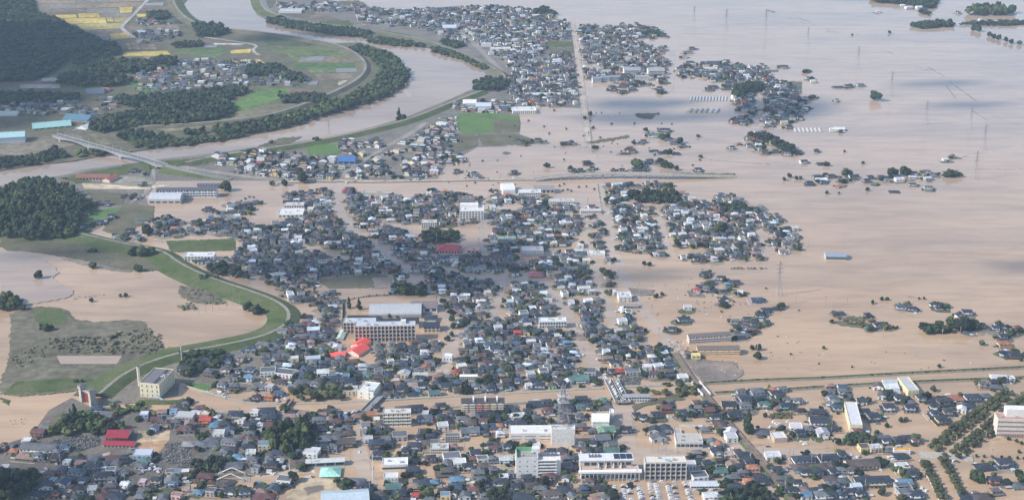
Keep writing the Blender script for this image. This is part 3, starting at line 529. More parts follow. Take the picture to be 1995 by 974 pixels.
# farmhouses and garden trees standing in the flood on the far side: x y width code
FARM = """1228,293,12,Hgw 1233,300,18,Hmw 1252,280,16,Hkg 1262,266,12,Ggc 1275,268,24,Gtw 1295,258,26,Hkg 1303,275,14,Hkg 1313,280,14,Hgn 1333,288,14,Hkw 1275,297,18,hkg 1293,300,18,hkg 1318,302,18,hkn 1215,302,14,hkg
1147,322,20,Hkn 1154,332,12,Hkg 1116,336,14,Hkg 1130,336,14,Hkg 1197,335,14,hng 1212,336,12,Hkw 1240,335,18,Hkg 1258,322,14,Hkg 1268,318,16,Hkg 1283,320,16,Hgn 1258,334,16,Hkw 1361,336,20,Hkw 1003,340,14,Hkg
1428,292,12,Hkw 1441,283,12,hpn 1567,319,14,Gkw 1604,322,20,hkg 1593,298,12,Hkn 1557,300,14,Hkw 1535,305,14,Hgw 1540,252,18,Hkg 1631,256,30,Gww 1631,199,10,Hgw 1587,192,14,Hkn 1584,162,10,Fww 1572,142,14,Hkn
1635,172,22,hkg 1655,172,18,Hkg 1680,170,18,Hgw 1577,156,12,Hgw 1527,134,18,Hkg 1509,140,12,hgw 1387,174,26,Hkg 1416,176,20,Hkg 1384,178,14,Hkg 1420,170,14,Hgn 1292,153,0,H
1598,350,24,Hkg 1620,348,16,Hkg 1605,360,16,Hkg 1578,362,20,Hkb 1602,356,22,Gww 1640,355,14,Hgn 1665,349,20,Gkw 1638,365,16,hoc 1650,355,12,Hgg 1690,357,16,Hkg 1697,350,14,Hkg 1720,350,16,Hkn 1745,348,24,hbg 1707,360,10,hgw 1728,356,14,Hgg 1754,355,18,Fww 1778,350,14,Gwg 1785,343,20,Hkw 1808,340,18,Hgw 1810,353,16,Fwg 1822,346,18,hgw 1780,365,18,Hnw 1810,371,18,Hgw 1850,343,20,Hkg 1842,315,6,Fww 1856,308,7,Hgg 1743,377,20,hkg
1510,606,20,hkw 1488,610,14,Hkg 1752,600,14,hng 1757,605,20,Hbw 1778,608,18,Hkg 1820,600,14,Hkw 1834,601,16,Hkn 1636,615,24,hkg 1695,620,18,Hkn 1717,640,24,Hkw 1692,642,8,hcw 1883,615,24,Hkw 1872,620,16,Vkw 1837,645,16,Hgw 1832,640,16,hgw 1888,650,22,hgg 1913,640,18,Hkg 1900,645,20,hkg 1938,645,20,Hkw 1948,638,16,Hkw 1965,650,24,hkg 1955,662,18,Hkg 1970,655,20,Hkw 1960,678,26,Hoc 1975,700,30,Hkn 1960,690,12,hkg 1985,645,16,Hmo
1375,540,24,Hkg 1405,548,18,Hkw 1387,556,16,Hkg 1370,562,20,hkg 1420,560,14,Hcb 1435,556,18,Hkg 1358,571,14,Hrw 1375,568,16,Hgg 1390,570,14,hkn 1413,570,18,hkg 1412,585,14,hkn 1410,595,16,Hkn 1340,605,16,Fww 1476,591,24,Gbb 1442,575,10,Fww
1435,634,22,Hgg 1455,628,16,Hkg 1480,622,18,Hkw 1475,638,24,Hkg 1450,640,16,hgw 1470,650,20,Hnn 1455,656,20,hgg 1490,612,22,Hkg 1335,630,26,Hkw 1308,648,20,Hkg 1495,634,16,Hkg 1437,650,12,hbg 1445,662,20,hkg 1356,700,18,Fyy 1342,692,14,hgw
1160,162,0,H 1195,178,16,Hkg 1215,183,18,Hkg 1232,178,18,Hgg 1290,182,22,Hkg 1283,176,16,Hkg 1390,126,30,Gbg 1385,138,26,Gww 1345,126,20,Hkg 1351,98,16,Hkg 1340,106,20,Hgw 1333,114,12,Fgg 1540,118,0,H
1008,278,12,Hkg 1018,281,10,hgg 1030,280,18,hkg 1046,277,16,Hkg 1060,279,10,hgw 893,338,16,Hkg 926,346,18,Hgw 938,350,10,hnw 1105,284,14,Hkg 1118,283,10,hgw 1112,281,12,Hkg 985,300,8,hgw 1710,26,10,Hww 1760,14,10,Hww 1772,18,14,Gww 1792,17,12,Glw 1800,20,14,hkg 1910,42,10,Hww 1930,44,14,Hkg 1945,46,12,Hwm 1900,43,12,hbg 1870,28,8,Hgw 1970,30,16,Gtw""".split()
for e in FARM:
    px, py, wp, k = e.split(','); px, py, wp = float(px), float(py), float(wp)
    if wp == 0 or len(k) < 3: continue
    w_ = min(max(6, wp*mpp(py)*.95), 24); d_ = min(max(6, w_*.75), 10); x, y = G(px, py, 0); rot = R_(random.choice((4, 8, -6, 12, 0)))
    addh(k[0], x-sin(rot)*d_/2, y+cos(rot)*d_/2, w_, d_, rot, k[1], k[2], -1.9, 'farm')

for e in '''262,338,14,Hkg 281,340,12,hgw 280,364,10,Hkn 241,387,12,Hnk 253,387,10,hkg 268,388,10,hgw 191,402,10,Hkg 208,401,10,Hkw 216,428,14,Hkw 203,433,12,hgg 167,443,12,hkw 180,441,14,Hkn 194,440,14,Hkg 251,456,16,Hkg 228,464,14,hgw 241,467,16,hkg 141,408,22,hgg 150,413,14,hcg 159,421,14,Hng 318,438,16,hgg 336,438,14,Hgw 352,437,12,hgw 341,450,20,hog 321,460,16,hbg 370,452,14,Hgw 380,440,14,Hkg 400,451,16,Hkg 411,430,12,Hcg 408,414,18,Hkg 431,418,12,htg 433,428,12,Hgw 457,437,14,Hkg 475,440,16,Hng 490,411,14,Hkk 385,455,12,hcg 425,448,14,Hkg 440,455,14,hgg'''.split():
    px, py, wp, k = e.split(','); px, py, wp = float(px), float(py), float(wp); w_ = max(7, wp*mpp(py)); d_ = min(9.5, w_*.75); x, y = G(px, py, 0)
    addh(k[0], x, y+d_/2, w_, d_, R_(random.choice((4, -8, 10))), k[1], k[2], -.3, 'dry')
# ------------------------------------------------------------ landmark buildings
REFS = []     # (phrase, x, y) places that labels refer to
def W_(k): return WALLC[k][0] if isinstance(k, str) else k
def RC_(k): return ROOFC[k][0] if isinstance(k, str) else k
def bld(name, cat, label, px, py, wp, hp, dp, rot=6, wall='w', roof='g', kind='F', nx=0, fl=0, style='win', extra=(), ref=None, base=-1.4, win=(.62, .55), group=None):
    t = mpp(py); w_, h, d = wp*t, hp*t/cdep(py), dp*t/sdep(py); r = R_(rot); wc, rc = W_(wall), RC_(roof)
    x, y = G(px, py); cx, cy = x-sin(r)*d/2, y+cos(r)*d/2
    o = thing(name, cat, cx, cy, 0, r, label=label, group=group)
    if ref: REFS.append((ref, cx, cy))
    OCC.append((cx, cy, 0)); FOOT.append((cx, cy, w_, d, r))
    wm = MB(); wm.box(0, 0, base, w_, d, h-base, 'wall', wc); rm = MB()
    rh = 0
    if kind == 'F':
        rm.box(0, 0, h, w_-.6, d-.6, .08, 'metal', rc); tt = .3; pc = tuple(min(1, c*1.05) for c in wc)
        for (a, b, ww, dd) in ((0, -d/2+tt/2, w_, tt), (0, d/2-tt/2, w_, tt), (-w_/2+tt/2, 0, tt, d-2*tt), (w_/2-tt/2, 0, tt, d-2*tt)): rm.box(a, b, h, ww, dd, .7, 'wall', pc)
        if w_ > 12:
            for _ in range(3):
                child(col_box((.4, .4, .4), 'concrete', 'roof_unit'), 'roof_unit', o, (random.uniform(-.4, .4)*w_, random.uniform(-.25, .25)*d, h+.08), 0, (random.uniform(1.5, 3), 1.6, random.uniform(.9, 1.5)))
    elif kind == 'G': rm.gable(0, 0, h, w_, d, d*.2, .6, 'metal', rc, True, 'wall', wc)
    elif kind == 'V': rm.gable(0, 0, h, w_, d, w_*.2, .6, 'metal', rc, False, 'wall', wc)
    elif kind == 'H': rm.hip(0, 0, h, w_, d, min(w_, d)*.24, .9, 'roof', rc)
    elif kind == 'S': rm.vault(0, 0, h-.01, w_, d, d*.16, 'metal', rc)
    elif kind == 'T': rm.vault(0, 0, h-.01, w_, d, w_*.16, 'metal', rc, alongx=False)
    wm.build('wall', o); rm.build('roof', o)
    if nx and fl:
        fh = (h-.2)/fl
        for j in range(fl):
            for i in range(nx):
                xx = -w_/2+w_*(i+.5)/nx
                child(WINM, 'window', o, (xx, -d/2-.02, .15+fh*j+fh*.28), 0, (w_/nx*win[0], .2, fh*win[1]))
    if style == 'fin':
        cm = col_box(tuple(min(1, c*1.05) for c in wc), 'wall', 'column')
        for i in range(nx+1): child(cm, 'column', o, (-w_/2+w_*i/nx, -d/2-.7, base), 0, (.55, 1.1, h-base))
        sl = col_box(tuple(c*.98 for c in wc), 'wall', 'floor_band')
        for j in range(1, fl): child(sl, 'floor_band', o, (0, -d/2-.35, .15+(h-.2)/fl*j), 0, (w_, .7, .7))
    if style == 'bal':
        sl = col_box(tuple(min(1, c*1.06) for c in wc), 'wall', 'balcony')
        for j in range(0, fl):
            z = .15+(h-.2)/fl*j-.1
            child(sl, 'balcony', o, (0, -d/2-.75, z), 0, (w_*.98, 1.3, 1.15))
        cm = col_box(wc, 'wall', 'partition')
        for i in range(0, nx+1, 2): child(cm, 'partition', o, (-w_/2+w_*i/nx, -d/2-.75, base), 0, (.25, 1.32, h-base-.05))
    for (nm, mat, col, dx, dy, z, ww, dd, hh) in extra:     # in metres, relative to the footprint centre
        child(col_box(RC_(col) if isinstance(col, str) and col in 'kbgnmroctwlpye' and mat in ('metal', 'roof') else W_(col), mat, nm), nm, o, (dx, dy, z if z is not None else h), 0, (ww, dd, hh))
    o['_h'] = h; del o['_h']
    return o, w_, d, h
FOOT = []
WB = (.66, .62, .55)
# school with fins
o, w_, d, h = bld('school_building', 'school', 'long four-storey cream school block with upright fins behind the bright red roofs', 751, 665, 117, 30, 8, 2, (.62, .53, .47), 'l', 'F', 16, 4, 'fin', ref='the four-storey school')
child(col_box((.7, .68, .64), 'wall', 'stair_tower'), 'stair_tower', o, (w_*.3, d*.2, h), 0, (5, 5, 3))
bld('school_building', 'school', 'three-storey cream school wing with pale blue roof by the long hedge', 701, 649, 63, 21, 8, 2, (.60, .52, .46), 'l', 'F', 9, 3, 'fin')
bld('school_hall', 'school', 'low school hall with long slate gable beyond the four-storey school', 758, 640, 47, 9, 10, 2, WB, 'k', 'G')
bld('school_hall', 'school', 'square slate-roofed hall east of the low school hall', 800, 640, 32, 10, 12, 2, WB, 'k', 'G')
bld('gymnasium', 'gymnasium', 'large gymnasium under a curved light grey roof on the school grounds', 770, 621, 102, 8, 20, 2, (.35, .34, .33), (.42, .43, .44), 'S', ref='the curved grey gymnasium')
bld('sports_hall', 'hall', 'brown roofed sports hall beside the flooded school playground', 826, 609, 52, 9, 14, 2, 'w', (.19, .16, .16), 'G', 4, 1)
bld('school_wing', 'school', 'two-storey classroom wing with slate roof at the end of the school', 841, 647, 31, 10, 10, 2, (.6, .5, .42), 'k', 'G', 4, 2)
bld('school_wing', 'school', 'long dark single-storey wing behind the three-storey school block', 708, 625, 62, 3, 8, 2, 'g', 'k', 'G')
bld('school_wing', 'school', 'small slate-roofed classroom near the row of street trees', 838, 628, 22, 6, 8, -6, 'w', 'k', 'H')
bld('bicycle_shelter', 'shelter', 'narrow mint roofed bicycle shelter beside the school hedge', 662, 663, 12, 3, 17, -4, 'g', (.40, .52, .46), 'V')
RR = (.80, .11, .085)
bld('red_roofed_hall', 'hall', 'bright red roofed hall with white gables, the middle one of three', 686, 693, 31, 5, 16, -28, (.75, .6, .55), RR, 'V', ref='the bright red roofs')
bld('red_roofed_hall', 'hall', 'bright red roofed hall next to the school playground hedge', 694, 680, 24, 6, 14, -28, (.75, .6, .55), RR, 'V')
bld('red_roofed_hall', 'hall', 'low bright red roofed hall beside the parked cars', 656, 698, 30, 4, 9, -8, (.7, .5, .45), RR, 'G')
bld('apartment_block', 'apartments', 'four-storey cream apartment block with balconies south of the grey canal bridge', 774, 830, 54, 25, 8, 3, (.68, .64, .55), (.62, .6, .55), 'F', 12, 4, 'bal', ref='the cream four-storey apartments')
o, w_, d, h = bld('apartment_block', 'apartments', 'four-storey apartments with rounded pink and cream balconies beside the canal', 941, 802, 83, 18, 9, 2, (.60, .50, .42), (.07, .065, .07), 'G', 12, 4, ref='the pink and cream apartments')
for i in range(6):
    for j in range(4):
        c_ = ((.66, .60, .50), (.6, .55, .5), (.60, .30, .26), (.60, .38, .30), (.68, .58, .46), (.66, .60, .50))[i]
        child(col_box(c_, 'wall', 'balcony'), 'balcony', o, (-w_/2+w_*(i+.5)/6, -d/2-.7, .3+(h-.3)/4*j), 0, (w_/6*.78, 1.3, 1.1))
for i in range(1, 4): child(col_box((.72, .7, .66), 'wall', 'stair_tower'), 'stair_tower', o, (-w_/2+w_*i/3.6, 0, h-1), 0, (1.4, d*.9, 3.4))
o, w_, d, h = bld('assembly_hall', 'hall', 'white windowless hall with a ridge stripe by the grey canal bridge', 712, 777, 33, 14, 19, -14, (.74, .72, .62), (.62, .63, .63), 'F', 2, 2, win=(.15, .3), ref='the white hall by the bridge')
child(col_box((.78, .76, .7), 'wall', 'stair_tower'), 'stair_tower', o, (w_*.15, -d*.46, 0), 0, (2.2, 2.0, h+4))
o, w_, d, h = bld('grain_silo_building', 'factory', 'tall cream windowless factory with ribbed side wall beside the river levee', 293, 775, 41, 27, 31, -11, (.70, .64, .47), (.16, .15, .15), 'F', 4, 3, win=(.14, .45), base=0, ref='the tall cream factory')
for i in range(9): child(col_box((.66, .62, .5), 'wall', 'pilaster'), 'pilaster', o, (w_/2+.25, -d/2+d*(i+.5)/9, 0), 0, (.5, .8, h))
child(col_box((.07, .07, .08), 'roof', 'roof_light'), 'roof_light', o, (w_*.2, 0, h+.1), 0, (2.0, d*.9, .5))
mb = MB(); mb.bar((4, -d/2-2, 5.5), (15, -d/2-4, .5), .9, 'metal', (.35, .45, .5)); mb.build('conveyor', o)
# chimney
x, y = G(272, 752); o = thing('chimney', 'chimney', x, y, 0, 0, label='slim cream chimney standing behind the tall factory')
mb = MB(); mb.bar((0, 0, 0), (0, 0, 20), 1.3, 'wall', (.62, .58, .5), 12); mb.build('shaft', o); mb = MB(); mb.bar((0, 0, 20), (0, 0, 20.8), 1.7, 'concrete', (.15, .14, .13), 12); mb.build('cap', o)
# sluice gate on the canal mouth
x, y = G(172, 786); o = thing('sluice_gate', 'sluice gate', x, y, 0, R_(-42), label='twin-towered sluice gate with dark red gate where the canal meets the floodplain')
REFS.append(('the sluice gate', x, y))
for s in (-1, 1):
    mb = MB(); mb.box(s*7.5, 0, -2, 3.4, 5.5, 15, 'concrete', (.42, .41, .36)); mb.build('tower', o)
    mb = MB(); mb.box(s*7.5, 0, 13, 4.6, 6.5, 3, 'concrete', (.40, .38, .34)); mb.hip(s*7.5, 0, 16, 4.6, 6.5, .9, .4, 'roof', (.14, .13, .13)); t_ = mb.build('gatehouse', o)
mb = MB(); mb.box(0, 0, 1.5, 11.4, .8, 9, 'metal', (.20, .03, .035)); mb.build('gate', o)
mb = MB(); mb.box(0, 0, 11.5, 12, 3.4, .6, 'concrete', (.4, .38, .36)); mb.build('walkway', o)
# telephone office with mast
bld('office_building', 'office', 'long low white telephone office with slit windows beside the lattice mast', 1034, 858, 84, 13, 16, 1, (.72, .70, .66), (.70, .69, .66), 'F', 3, 2, win=(.7, .12), ref='the long white office')
bld('office_building', 'office', 'tall blank white block under the lattice telecom mast', 1097, 869, 46, 32, 9, 1, (.74, .72, .68), (.6, .6, .58), 'F', 5, 1, win=(.06, .06), ref='the white mast block')
zt = mpp(869)*32/cdep(869); x, y = G(1097, 868); y += 9
o = thing('telecom_mast', 'mast', x, y, zt+.8, R_(10), label='grey steel lattice telecom mast with dish platforms on the white office roof')
mb = MB(); gc = (.19, .19, .21); Hm = 33
def mw(z): return 5.2-3.9*(z/Hm)**.75
for sx in (-1, 1):
    for sy in (-1, 1):
        zz = 0
        while zz < Hm-.1:
            z2 = min(Hm, zz+3); mb.bar((sx*mw(zz), sy*mw(zz), zz), (sx*mw(z2), sy*mw(z2), z2), .18, 'metal', gc); zz = z2
mb.build('corner_post', o); mb = MB(); zz = 0
while zz < Hm-.1:
    z2 = min(Hm, zz+3); a, b = mw(zz), mw(z2)
    for (p, q) in (((-a, -a), (b, -b)), ((a, -a), (-b, -b)), ((a, -a), (b, b)), ((a, a), (b, -b)), ((a, a), (-b, b)), ((-a, a), (b, b)), ((-a, a), (-b, -b)), ((-a, -a), (-b, b))):
        mb.bar((p[0], p[1], zz), (q[0], q[1], z2), .13, 'metal', gc)
    for (p, q) in (((-b, -b), (b, -b)), ((b, -b), (b, b)), ((b, b), (-b, b)), ((-b, b), (-b, -b))): mb.bar((p[0], p[1], z2), (q[0], q[1], z2), .15, 'metal', gc)
    zz = z2
mb.build('lattice_bracing', o)
for z in (20, 25.5):
    mb = MB(); mb.box(0, 0, z, 9.5, 7.5, .25, 'metal', (.5, .5, .5))
    for sx in (-4.6, -1.5, 1.5, 4.6):
        for sy in (-3.6, 3.6): mb.bar((sx, sy, z), (sx, sy, z+(4.5 if abs(sx) > 4 else 1.3)), .09, 'metal', gc)
    p_ = mb.build('platform', o)
for k in range(7):
    mb = MB(); a = k*.9; mb.bar((cos(a)*4.2, sin(a)*3.2, (21.5, 23, 27)[k % 3]), (cos(a)*4.7, sin(a)*3.6, (21.5, 23, 27)[k % 3]), .7, 'paint', (.7, .7, .7), 12); mb.build('dish', o)
mb = MB(); mb.bar((0, 0, Hm), (0, 0, Hm+5), .12, 'metal', gc); mb.build('antenna', o)
# six-storey office
o, w_, d, h = bld('office_tower', 'office', 'six-storey white office with green rooftop parapet and balconied wing', 1027, 930, 43, 37, 16, 2, (.72, .71, .69), (.32, .32, .29), 'F', 3, 4, win=(.18, .14), ref='the six-storey white office')
child(col_box((.16, .42, .22), 'wall', 'green_parapet'), 'green_parapet', o, (0, d/2-.5, h+.2), 0, (w_-1, .5, 3))
child(col_box((.16, .42, .22), 'wall', 'green_parapet'), 'green_parapet', o, (-w_/2+.6, 0, h+.2), 0, (.5, d-1.5, 2.4))
child(col_box((.7, .7, .68), 'wall', 'stair_tower'), 'stair_tower', o, (w_*.42, d*.3, h), 0, (6, 5, 4))
w2 = 44*mpp(930); h2 = h*.86
child(col_box((.71, .70, .68), 'wall', 'wing'), 'wing', o, (w_/2+w2/2, 1, -1.4), 0, (w2, d-1, h2+1.4))
for j in range(5):
    child(WINM, 'window', o, (w_/2+w2*.4, 1-(d-1)/2-.1, 1.2+(h2-1)/5*j+.6), 0, (w2*.72, .3, (h2-1)/5*.5))
    child(col_box((.76, .75, .73), 'wall', 'balcony'), 'balcony', o, (w_/2+w2*.42, 1-(d-1)/2-.9, 1.2+(h2-1)/5*(j+1)-.5), 0, (w2*.82, 1.8, .8))
for k in range(5): child(col_box((.14, .15, .17), 'metal', 'roof_unit'), 'roof_unit', o, (w_/2+w2*(.2+.15*k), 2, h2), 0, (2.2, 3, 2.2))
# city hall pair
o, w_, d, h = bld('city_hall', 'city hall', 'wide two-storey civic hall with white canopy, slender columns and rooftop solar panels', 1188, 934, 113, 17, 11, 2, (.62, .60, .58), (.5, .38, .31), 'F', 15, 2, win=(.8, .8), ref='the civic hall')
child(col_box((.80, .79, .78), 'paint', 'canopy'), 'canopy', o, (0, -d/2-1.2, h-.6), 0, (w_+4, 3.6, 1.5))
for i in range(15): child(col_box((.72, .71, .70), 'wall', 'column'), 'column', o, (-w_/2+w_*i/14, -d/2-2.4, -1.4), 0, (.4, .4, h+.8))
w3 = 104*mpp(934); d3 = 13/sdep(910)*mpp(910)
child(col_box((.60, .53, .47), 'wall', 'upper_block'), 'upper_block', o, (-2, d/2+d3/2-2, -1.4), 0, (w3, d3, h+6.6))
child(col_box((.66, .67, .70), 'metal', 'upper_roof'), 'upper_roof', o, (-2, d/2+d3/2-2, h+5.2), 0, (w3+1, d3+1, .6))
for i in range(3): child(SOLM, 'solar_panel', o, (w3*.15+i*5, d/2+d3/2-2, h+5.9), 0, (4.4, d3*.7, .3))
for i in range(4): child(col_box((.15, .14, .14), 'metal', 'roof_unit'), 'roof_unit', o, (-w3*.36+i*2.6, d/2+d3*.4, h+5.8), 0, (1.2, 4, 1.2))
for i in range(7): child(WINM, 'window', o, (-w3*.42+i*w3*.13, d/2-2.1, h+1.4), 0, (w3*.1, .3, 2.4))
for i in range(4): child(col_box((.7, .66, .6), 'wall', 'roof_frame'), 'roof_frame', o, (-w3*.2+i*w3*.14, d/2-3.6, h), 0, (.5, 3.4, 3.4))
o, w_, d, h = bld('city_hall_annex', 'city hall', 'four-storey grey office with deep concrete fins next to the civic hall', 1296, 934, 80, 32, 13, 1, (.52, .49, .46), (.66, .62, .54), 'F', 8, 4, 'fin', win=(.8, .55), ref='the finned grey office')
child(col_box((.15, .42, .75), 'paint', 'tarpaulin'), 'tarpaulin', o, (w_*.05, -d*.1, h+.15), 0, (3.4, 2.4, .5))
bld('office_annex', 'office', 'small white annex attached beside the finned grey office', 1346, 918, 20, 12, 9, 1, 'w', 'w', 'F', 3, 1, win=(.3, .5))
bld('store_building', 'store', 'large flat beige-roofed store with rooftop air units beyond the civic car park', 1343, 873, 52, 11, 17, 0, (.60, .59, .57), (.46, .43, .39), 'F', 6, 1, win=(.8, .45), ref='the beige-roofed store')
bld('store_wing', 'store', 'pinkish roofed wing behind the large beige store', 1322, 853, 14, 4, 14, 0, (.6, .55, .5), (.42, .35, .33), 'F')
bld('prefab_office', 'office', 'long low prefabricated office with pale metal roof beside the flooded car park', 1374, 951, 57, 5, 10, 1, (.60, .60, .60), (.50, .53, .58), 'G', 10, 1, win=(.6, .4))
bld('warehouse', 'warehouse', 'white metal warehouse near the double canal bridge', 1170, 835, 32, 14, 17, 0, (.66, .65, .62), (.72, .73, .74), 'G', ref='the white warehouse')
bld('warehouse', 'warehouse', 'narrow white shed attached behind the white warehouse', 1192, 817, 8, 12, 8, 0, (.66, .65, .62), (.72, .73, .74), 'F')
bld('community_hall', 'hall', 'mint green hipped roof hall beside the flooded playground', 643, 931, 37, 4, 17, 3, (.5, .5, .45), (.33, .62, .52), 'H', ref='the mint green roof')
bld('market_hall', 'warehouse', 'long pale green market hall with open bays facing the flooded street', 634, 909, 74, 9, 8, 6, (.36, .48, .42), (.50, .52, .52), 'G', 4, 1, win=(.85, .6), ref='the long green market hall')
bld('factory_hall', 'factory', 'huge pale blue metal roof of a factory hall at the edge of town', 674, 998, 92, 10, 34, 8, (.7, .68, .62), (.44, .53, .60), 'G', ref='the huge pale blue roof', base=-1)
bld('clinic', 'clinic', 'white two-storey clinic with band windows along the flooded street', 770, 916, 50, 10, 14, 4, 'w', (.70, .71, .73), 'F', 10, 1, win=(.9, .35), ref='the white clinic')
bld('clinic', 'clinic', 'white cube-like clinic south of the long white clinic', 762, 943, 28, 12, 10, 4, 'w', (.62, .62, .62), 'F', 4, 2, win=(.3, .35))
bld('shop_building', 'shop', 'white flat shop with bay windows east of the cream apartments', 857, 884, 35, 10, 10, 3, (.66, .63, .56), (.5, .5, .48), 'F', 9, 2, win=(.6, .5))
bld('shop_building', 'shop', 'grey concrete three-storey shop behind the white flat shop', 882, 862, 28, 12, 6, 2, 'g', 'g', 'F', 6, 3)
bld('hospital', 'hospital', 'large four-storey beige hospital with pinkish flat roof beyond the cherry rows', 1980, 852, 78, 34, 13, -3, (.64, .58, .52), (.42, .24, .21), 'F', 18, 4, win=(.55, .35), ref='the large beige hospital', extra=(('penthouse', 'wall', 'w', 4, 3, None, 26, 8, 7), ('cornice_band', 'wall', (.45, .26, .24), 0, -8, 4, 30, .8, .6)))
bld('apartment_block', 'apartments', 'long narrow pale yellow apartment block with white roof, seen end on', 1667, 842, 24, 14, 46, -6, (.66, .60, .44), (.60, .60, .62), 'F', 0, 0, ref='the long narrow apartments')
bld('apartment_block', 'apartments', 'pale yellow end-on apartment block below the far canal bank', 1779, 773, 22, 12, 27, 5, (.66, .58, .38), (.46, .46, .47), 'F', 3, 3, win=(.2, .3), ref='the yellow end-on apartments')
bld('apartment_block', 'apartments', 'three-storey brown roofed apartments with white end wall in the debris field', 1383, 667, 84, 12, 7, 9, (.52, .48, .45), (.16, .14, .13), 'G', 14, 3, 'bal', ref='the brown-roofed apartments')
bld('apartment_block', 'apartments', 'three-storey brown roofed apartments with orange-cream walls by the mud flat', 1400, 692, 82, 11, 8, 2, (.62, .46, .30), (.17, .14, .12), 'G', 14, 3, 'bal')
bld('terrace_housing', 'apartments', 'white two-storey terrace with solar panels by the double canal bridge', 1240, 783, 53, 10, 6, 1, 'w', (.30, .31, .33), 'G', 10, 2, win=(.6, .5), ref='the white terrace by the bridge')
bld('terrace_housing', 'apartments', 'white-walled row house with bright white metal roof north of the canal', 913, 741, 33, 8, 4, 1, (.62, .62, .6), (.72, .72, .72), 'G', 8, 2)
bld('kindergarten', 'school', 'crimson two-tier roofed kindergarten beside the graveyard', 231, 872, 60, 5, 9, -4, (.62, .62, .5), (.30, .03, .05), 'G', 8, 1, base=0, ref='the crimson kindergarten')
bld('kindergarten', 'school', 'upper crimson roof block with solar panels on the kindergarten', 228, 862, 44, 10, 16, -4, (.66, .60, .52), (.28, .028, .045), 'G', 8, 1, base=5)
bld('temple_hall', 'temple', 'broad grey-tiled temple hall between the graves and the temple garden', 367, 874, 24, 5, 9, 0, (.35, .32, .28), (.24, .24, .25), 'H', base=0, ref='the temple hall')
bld('fuel_station', 'fuel station', 'white fuel station canopy on posts with an orange shop', 1521, 862, 26, 8, 13, 8, (.5, .42, .34), (.60, .60, .60), 'F', 0, 0, ref='the fuel station')
bld('store_building', 'shop', 'white roadside shop under a big orange rooftop sign', 1757, 885, 32, 7, 5, -4, (.72, .70, .68), (.6, .6, .6), 'F', 0, 0, ref='the orange rooftop sign', extra=(('sign_panel', 'paint', (.85, .38, .02), 0, -1.5, 3.2, 11.5, .5, 2.6), ('sign_lettering', 'paint', (.82, .6, .25), -.2, -1.8, 3.9, 6, .1, .9)))
# mid distance
bld('apartment_slab', 'apartments', 'white five-storey apartment slab, second from the flooded N-S road', 1232, 146, 32, 8, 5, 3, 'w', (.30, .32, .36), 'G', 14, 5, ref='the white apartment slabs')
bld('apartment_slab', 'apartments', 'longest white apartment slab in the northern estate beside the water', 1279, 148, 32, 9, 5, 3, 'w', (.34, .33, .32), 'G', 14, 5)
bld('apartment_slab', 'apartments', 'small white apartment slab standing alone next to the flooded road', 1163, 162, 17, 8, 3, 6, 'w', (.22, .26, .32), 'G', 8, 4)
bld('apartment_slab', 'apartments', 'white apartment slab in the middle of the row of three', 1181, 160, 17, 8, 3, 6, 'w', (.22, .26, .32), 'G', 8, 4)
bld('apartment_slab', 'apartments', 'white apartment slab at the inner end of the row of three', 1199, 159, 17, 8, 3, 6, 'w', (.22, .26, .32), 'G', 8, 4)
bld('apartment_slab', 'apartments', 'low white apartment slab stepping down in front of the northern estate', 1251, 158, 26, 8, 2, -4, 'w', (.35, .34, .32), 'G', 10, 3)
bld('elementary_school', 'school', 'long three-storey school with slate roof and white balconies near the far bridge', 364, 385, 116, 14, 5, 2, (.68, .69, .70), (.10, .105, .12), 'G', 20, 3, 'bal', ref='the white balconied school', base=0)
bld('gymnasium', 'gymnasium', 'light grey school gymnasium with ribbed walls beside the flooded yard', 321, 398, 62, 9, 12, 1, (.52, .50, .48), (.50, .52, .55), 'S', 5, 1, win=(.7, .3), base=0)
bld('elementary_school', 'school', 'rear school block with slate roof and white parapet', 411, 368, 53, 6, 4, 1, 'w', (.11, .11, .13), 'G', 10, 2, base=0)
bld('nursery', 'school', 'red-brown roofed nursery with skylights beside the sandy yard', 180, 352, 66, 5, 7, -2, (.62, .52, .46), (.24, .115, .085), 'G', 10, 1, base=0, ref='the red-brown nursery')
bld('nursery', 'school', 'red-brown gabled nursery wing ending at the sandy yard', 207, 356, 16, 5, 10, -20, (.7, .6, .5), (.38, .12, .085), 'V', base=0)
bld('warehouse', 'warehouse', 'bright blue metal warehouse beside the road to the far bridge', 675, 321, 33, 6, 9, 0, (.35, .42, .52), (.06, .16, .38), 'G', 3, 1, win=(.8, .7), ref='the blue warehouse')
bld('hospital', 'hospital', 'stepped white hospital in the centre of the flooded town', 919, 429, 47, 17, 12, 1, (.70, .69, .67), (.64, .64, .62), 'F', 8, 4, ref='the stepped white hospital', extra=(('upper_block', 'wall', 'w', -3, 6, None, 22, 9, 4),))
bld('apartment_block', 'apartments', 'dark-balconied tower block just behind the stepped white hospital', 911, 401, 28, 15, 3, 1, (.34, .32, .31), (.10, .10, .11), 'F', 7, 5, 'bal', ref='the dark tower block')
bld('store_building', 'store', 'wide white flat-roofed store in the western blocks', 566, 424, 48, 5, 12, 2, (.66, .66, .64), (.66, .66, .66), 'F', 6, 1, ref='the wide white store')
bld('store_building', 'store', 'white-roofed showroom behind the wide white store', 573, 406, 38, 6, 5, 2, 'w', 'w', 'F', 8, 1)
bld('office_building', 'office', 'white two-storey office with long roof south of the elevated road', 1032, 386, 44, 10, 6, 1, 'w', (.62, .64, .66), 'F', 12, 2, ref='the white office by the elevated road')
bld('warehouse', 'warehouse', 'arched white warehouse below the elevated road', 992, 378, 24, 7, 12, 8, 'w', (.70, .70, .70), 'S')
bld('warehouse', 'warehouse', 'grey roofed factory with beige walls below the elevated road', 1060, 378, 40, 8, 8, 1, 'c', (.26, .25, .25), 'G', 5, 1)
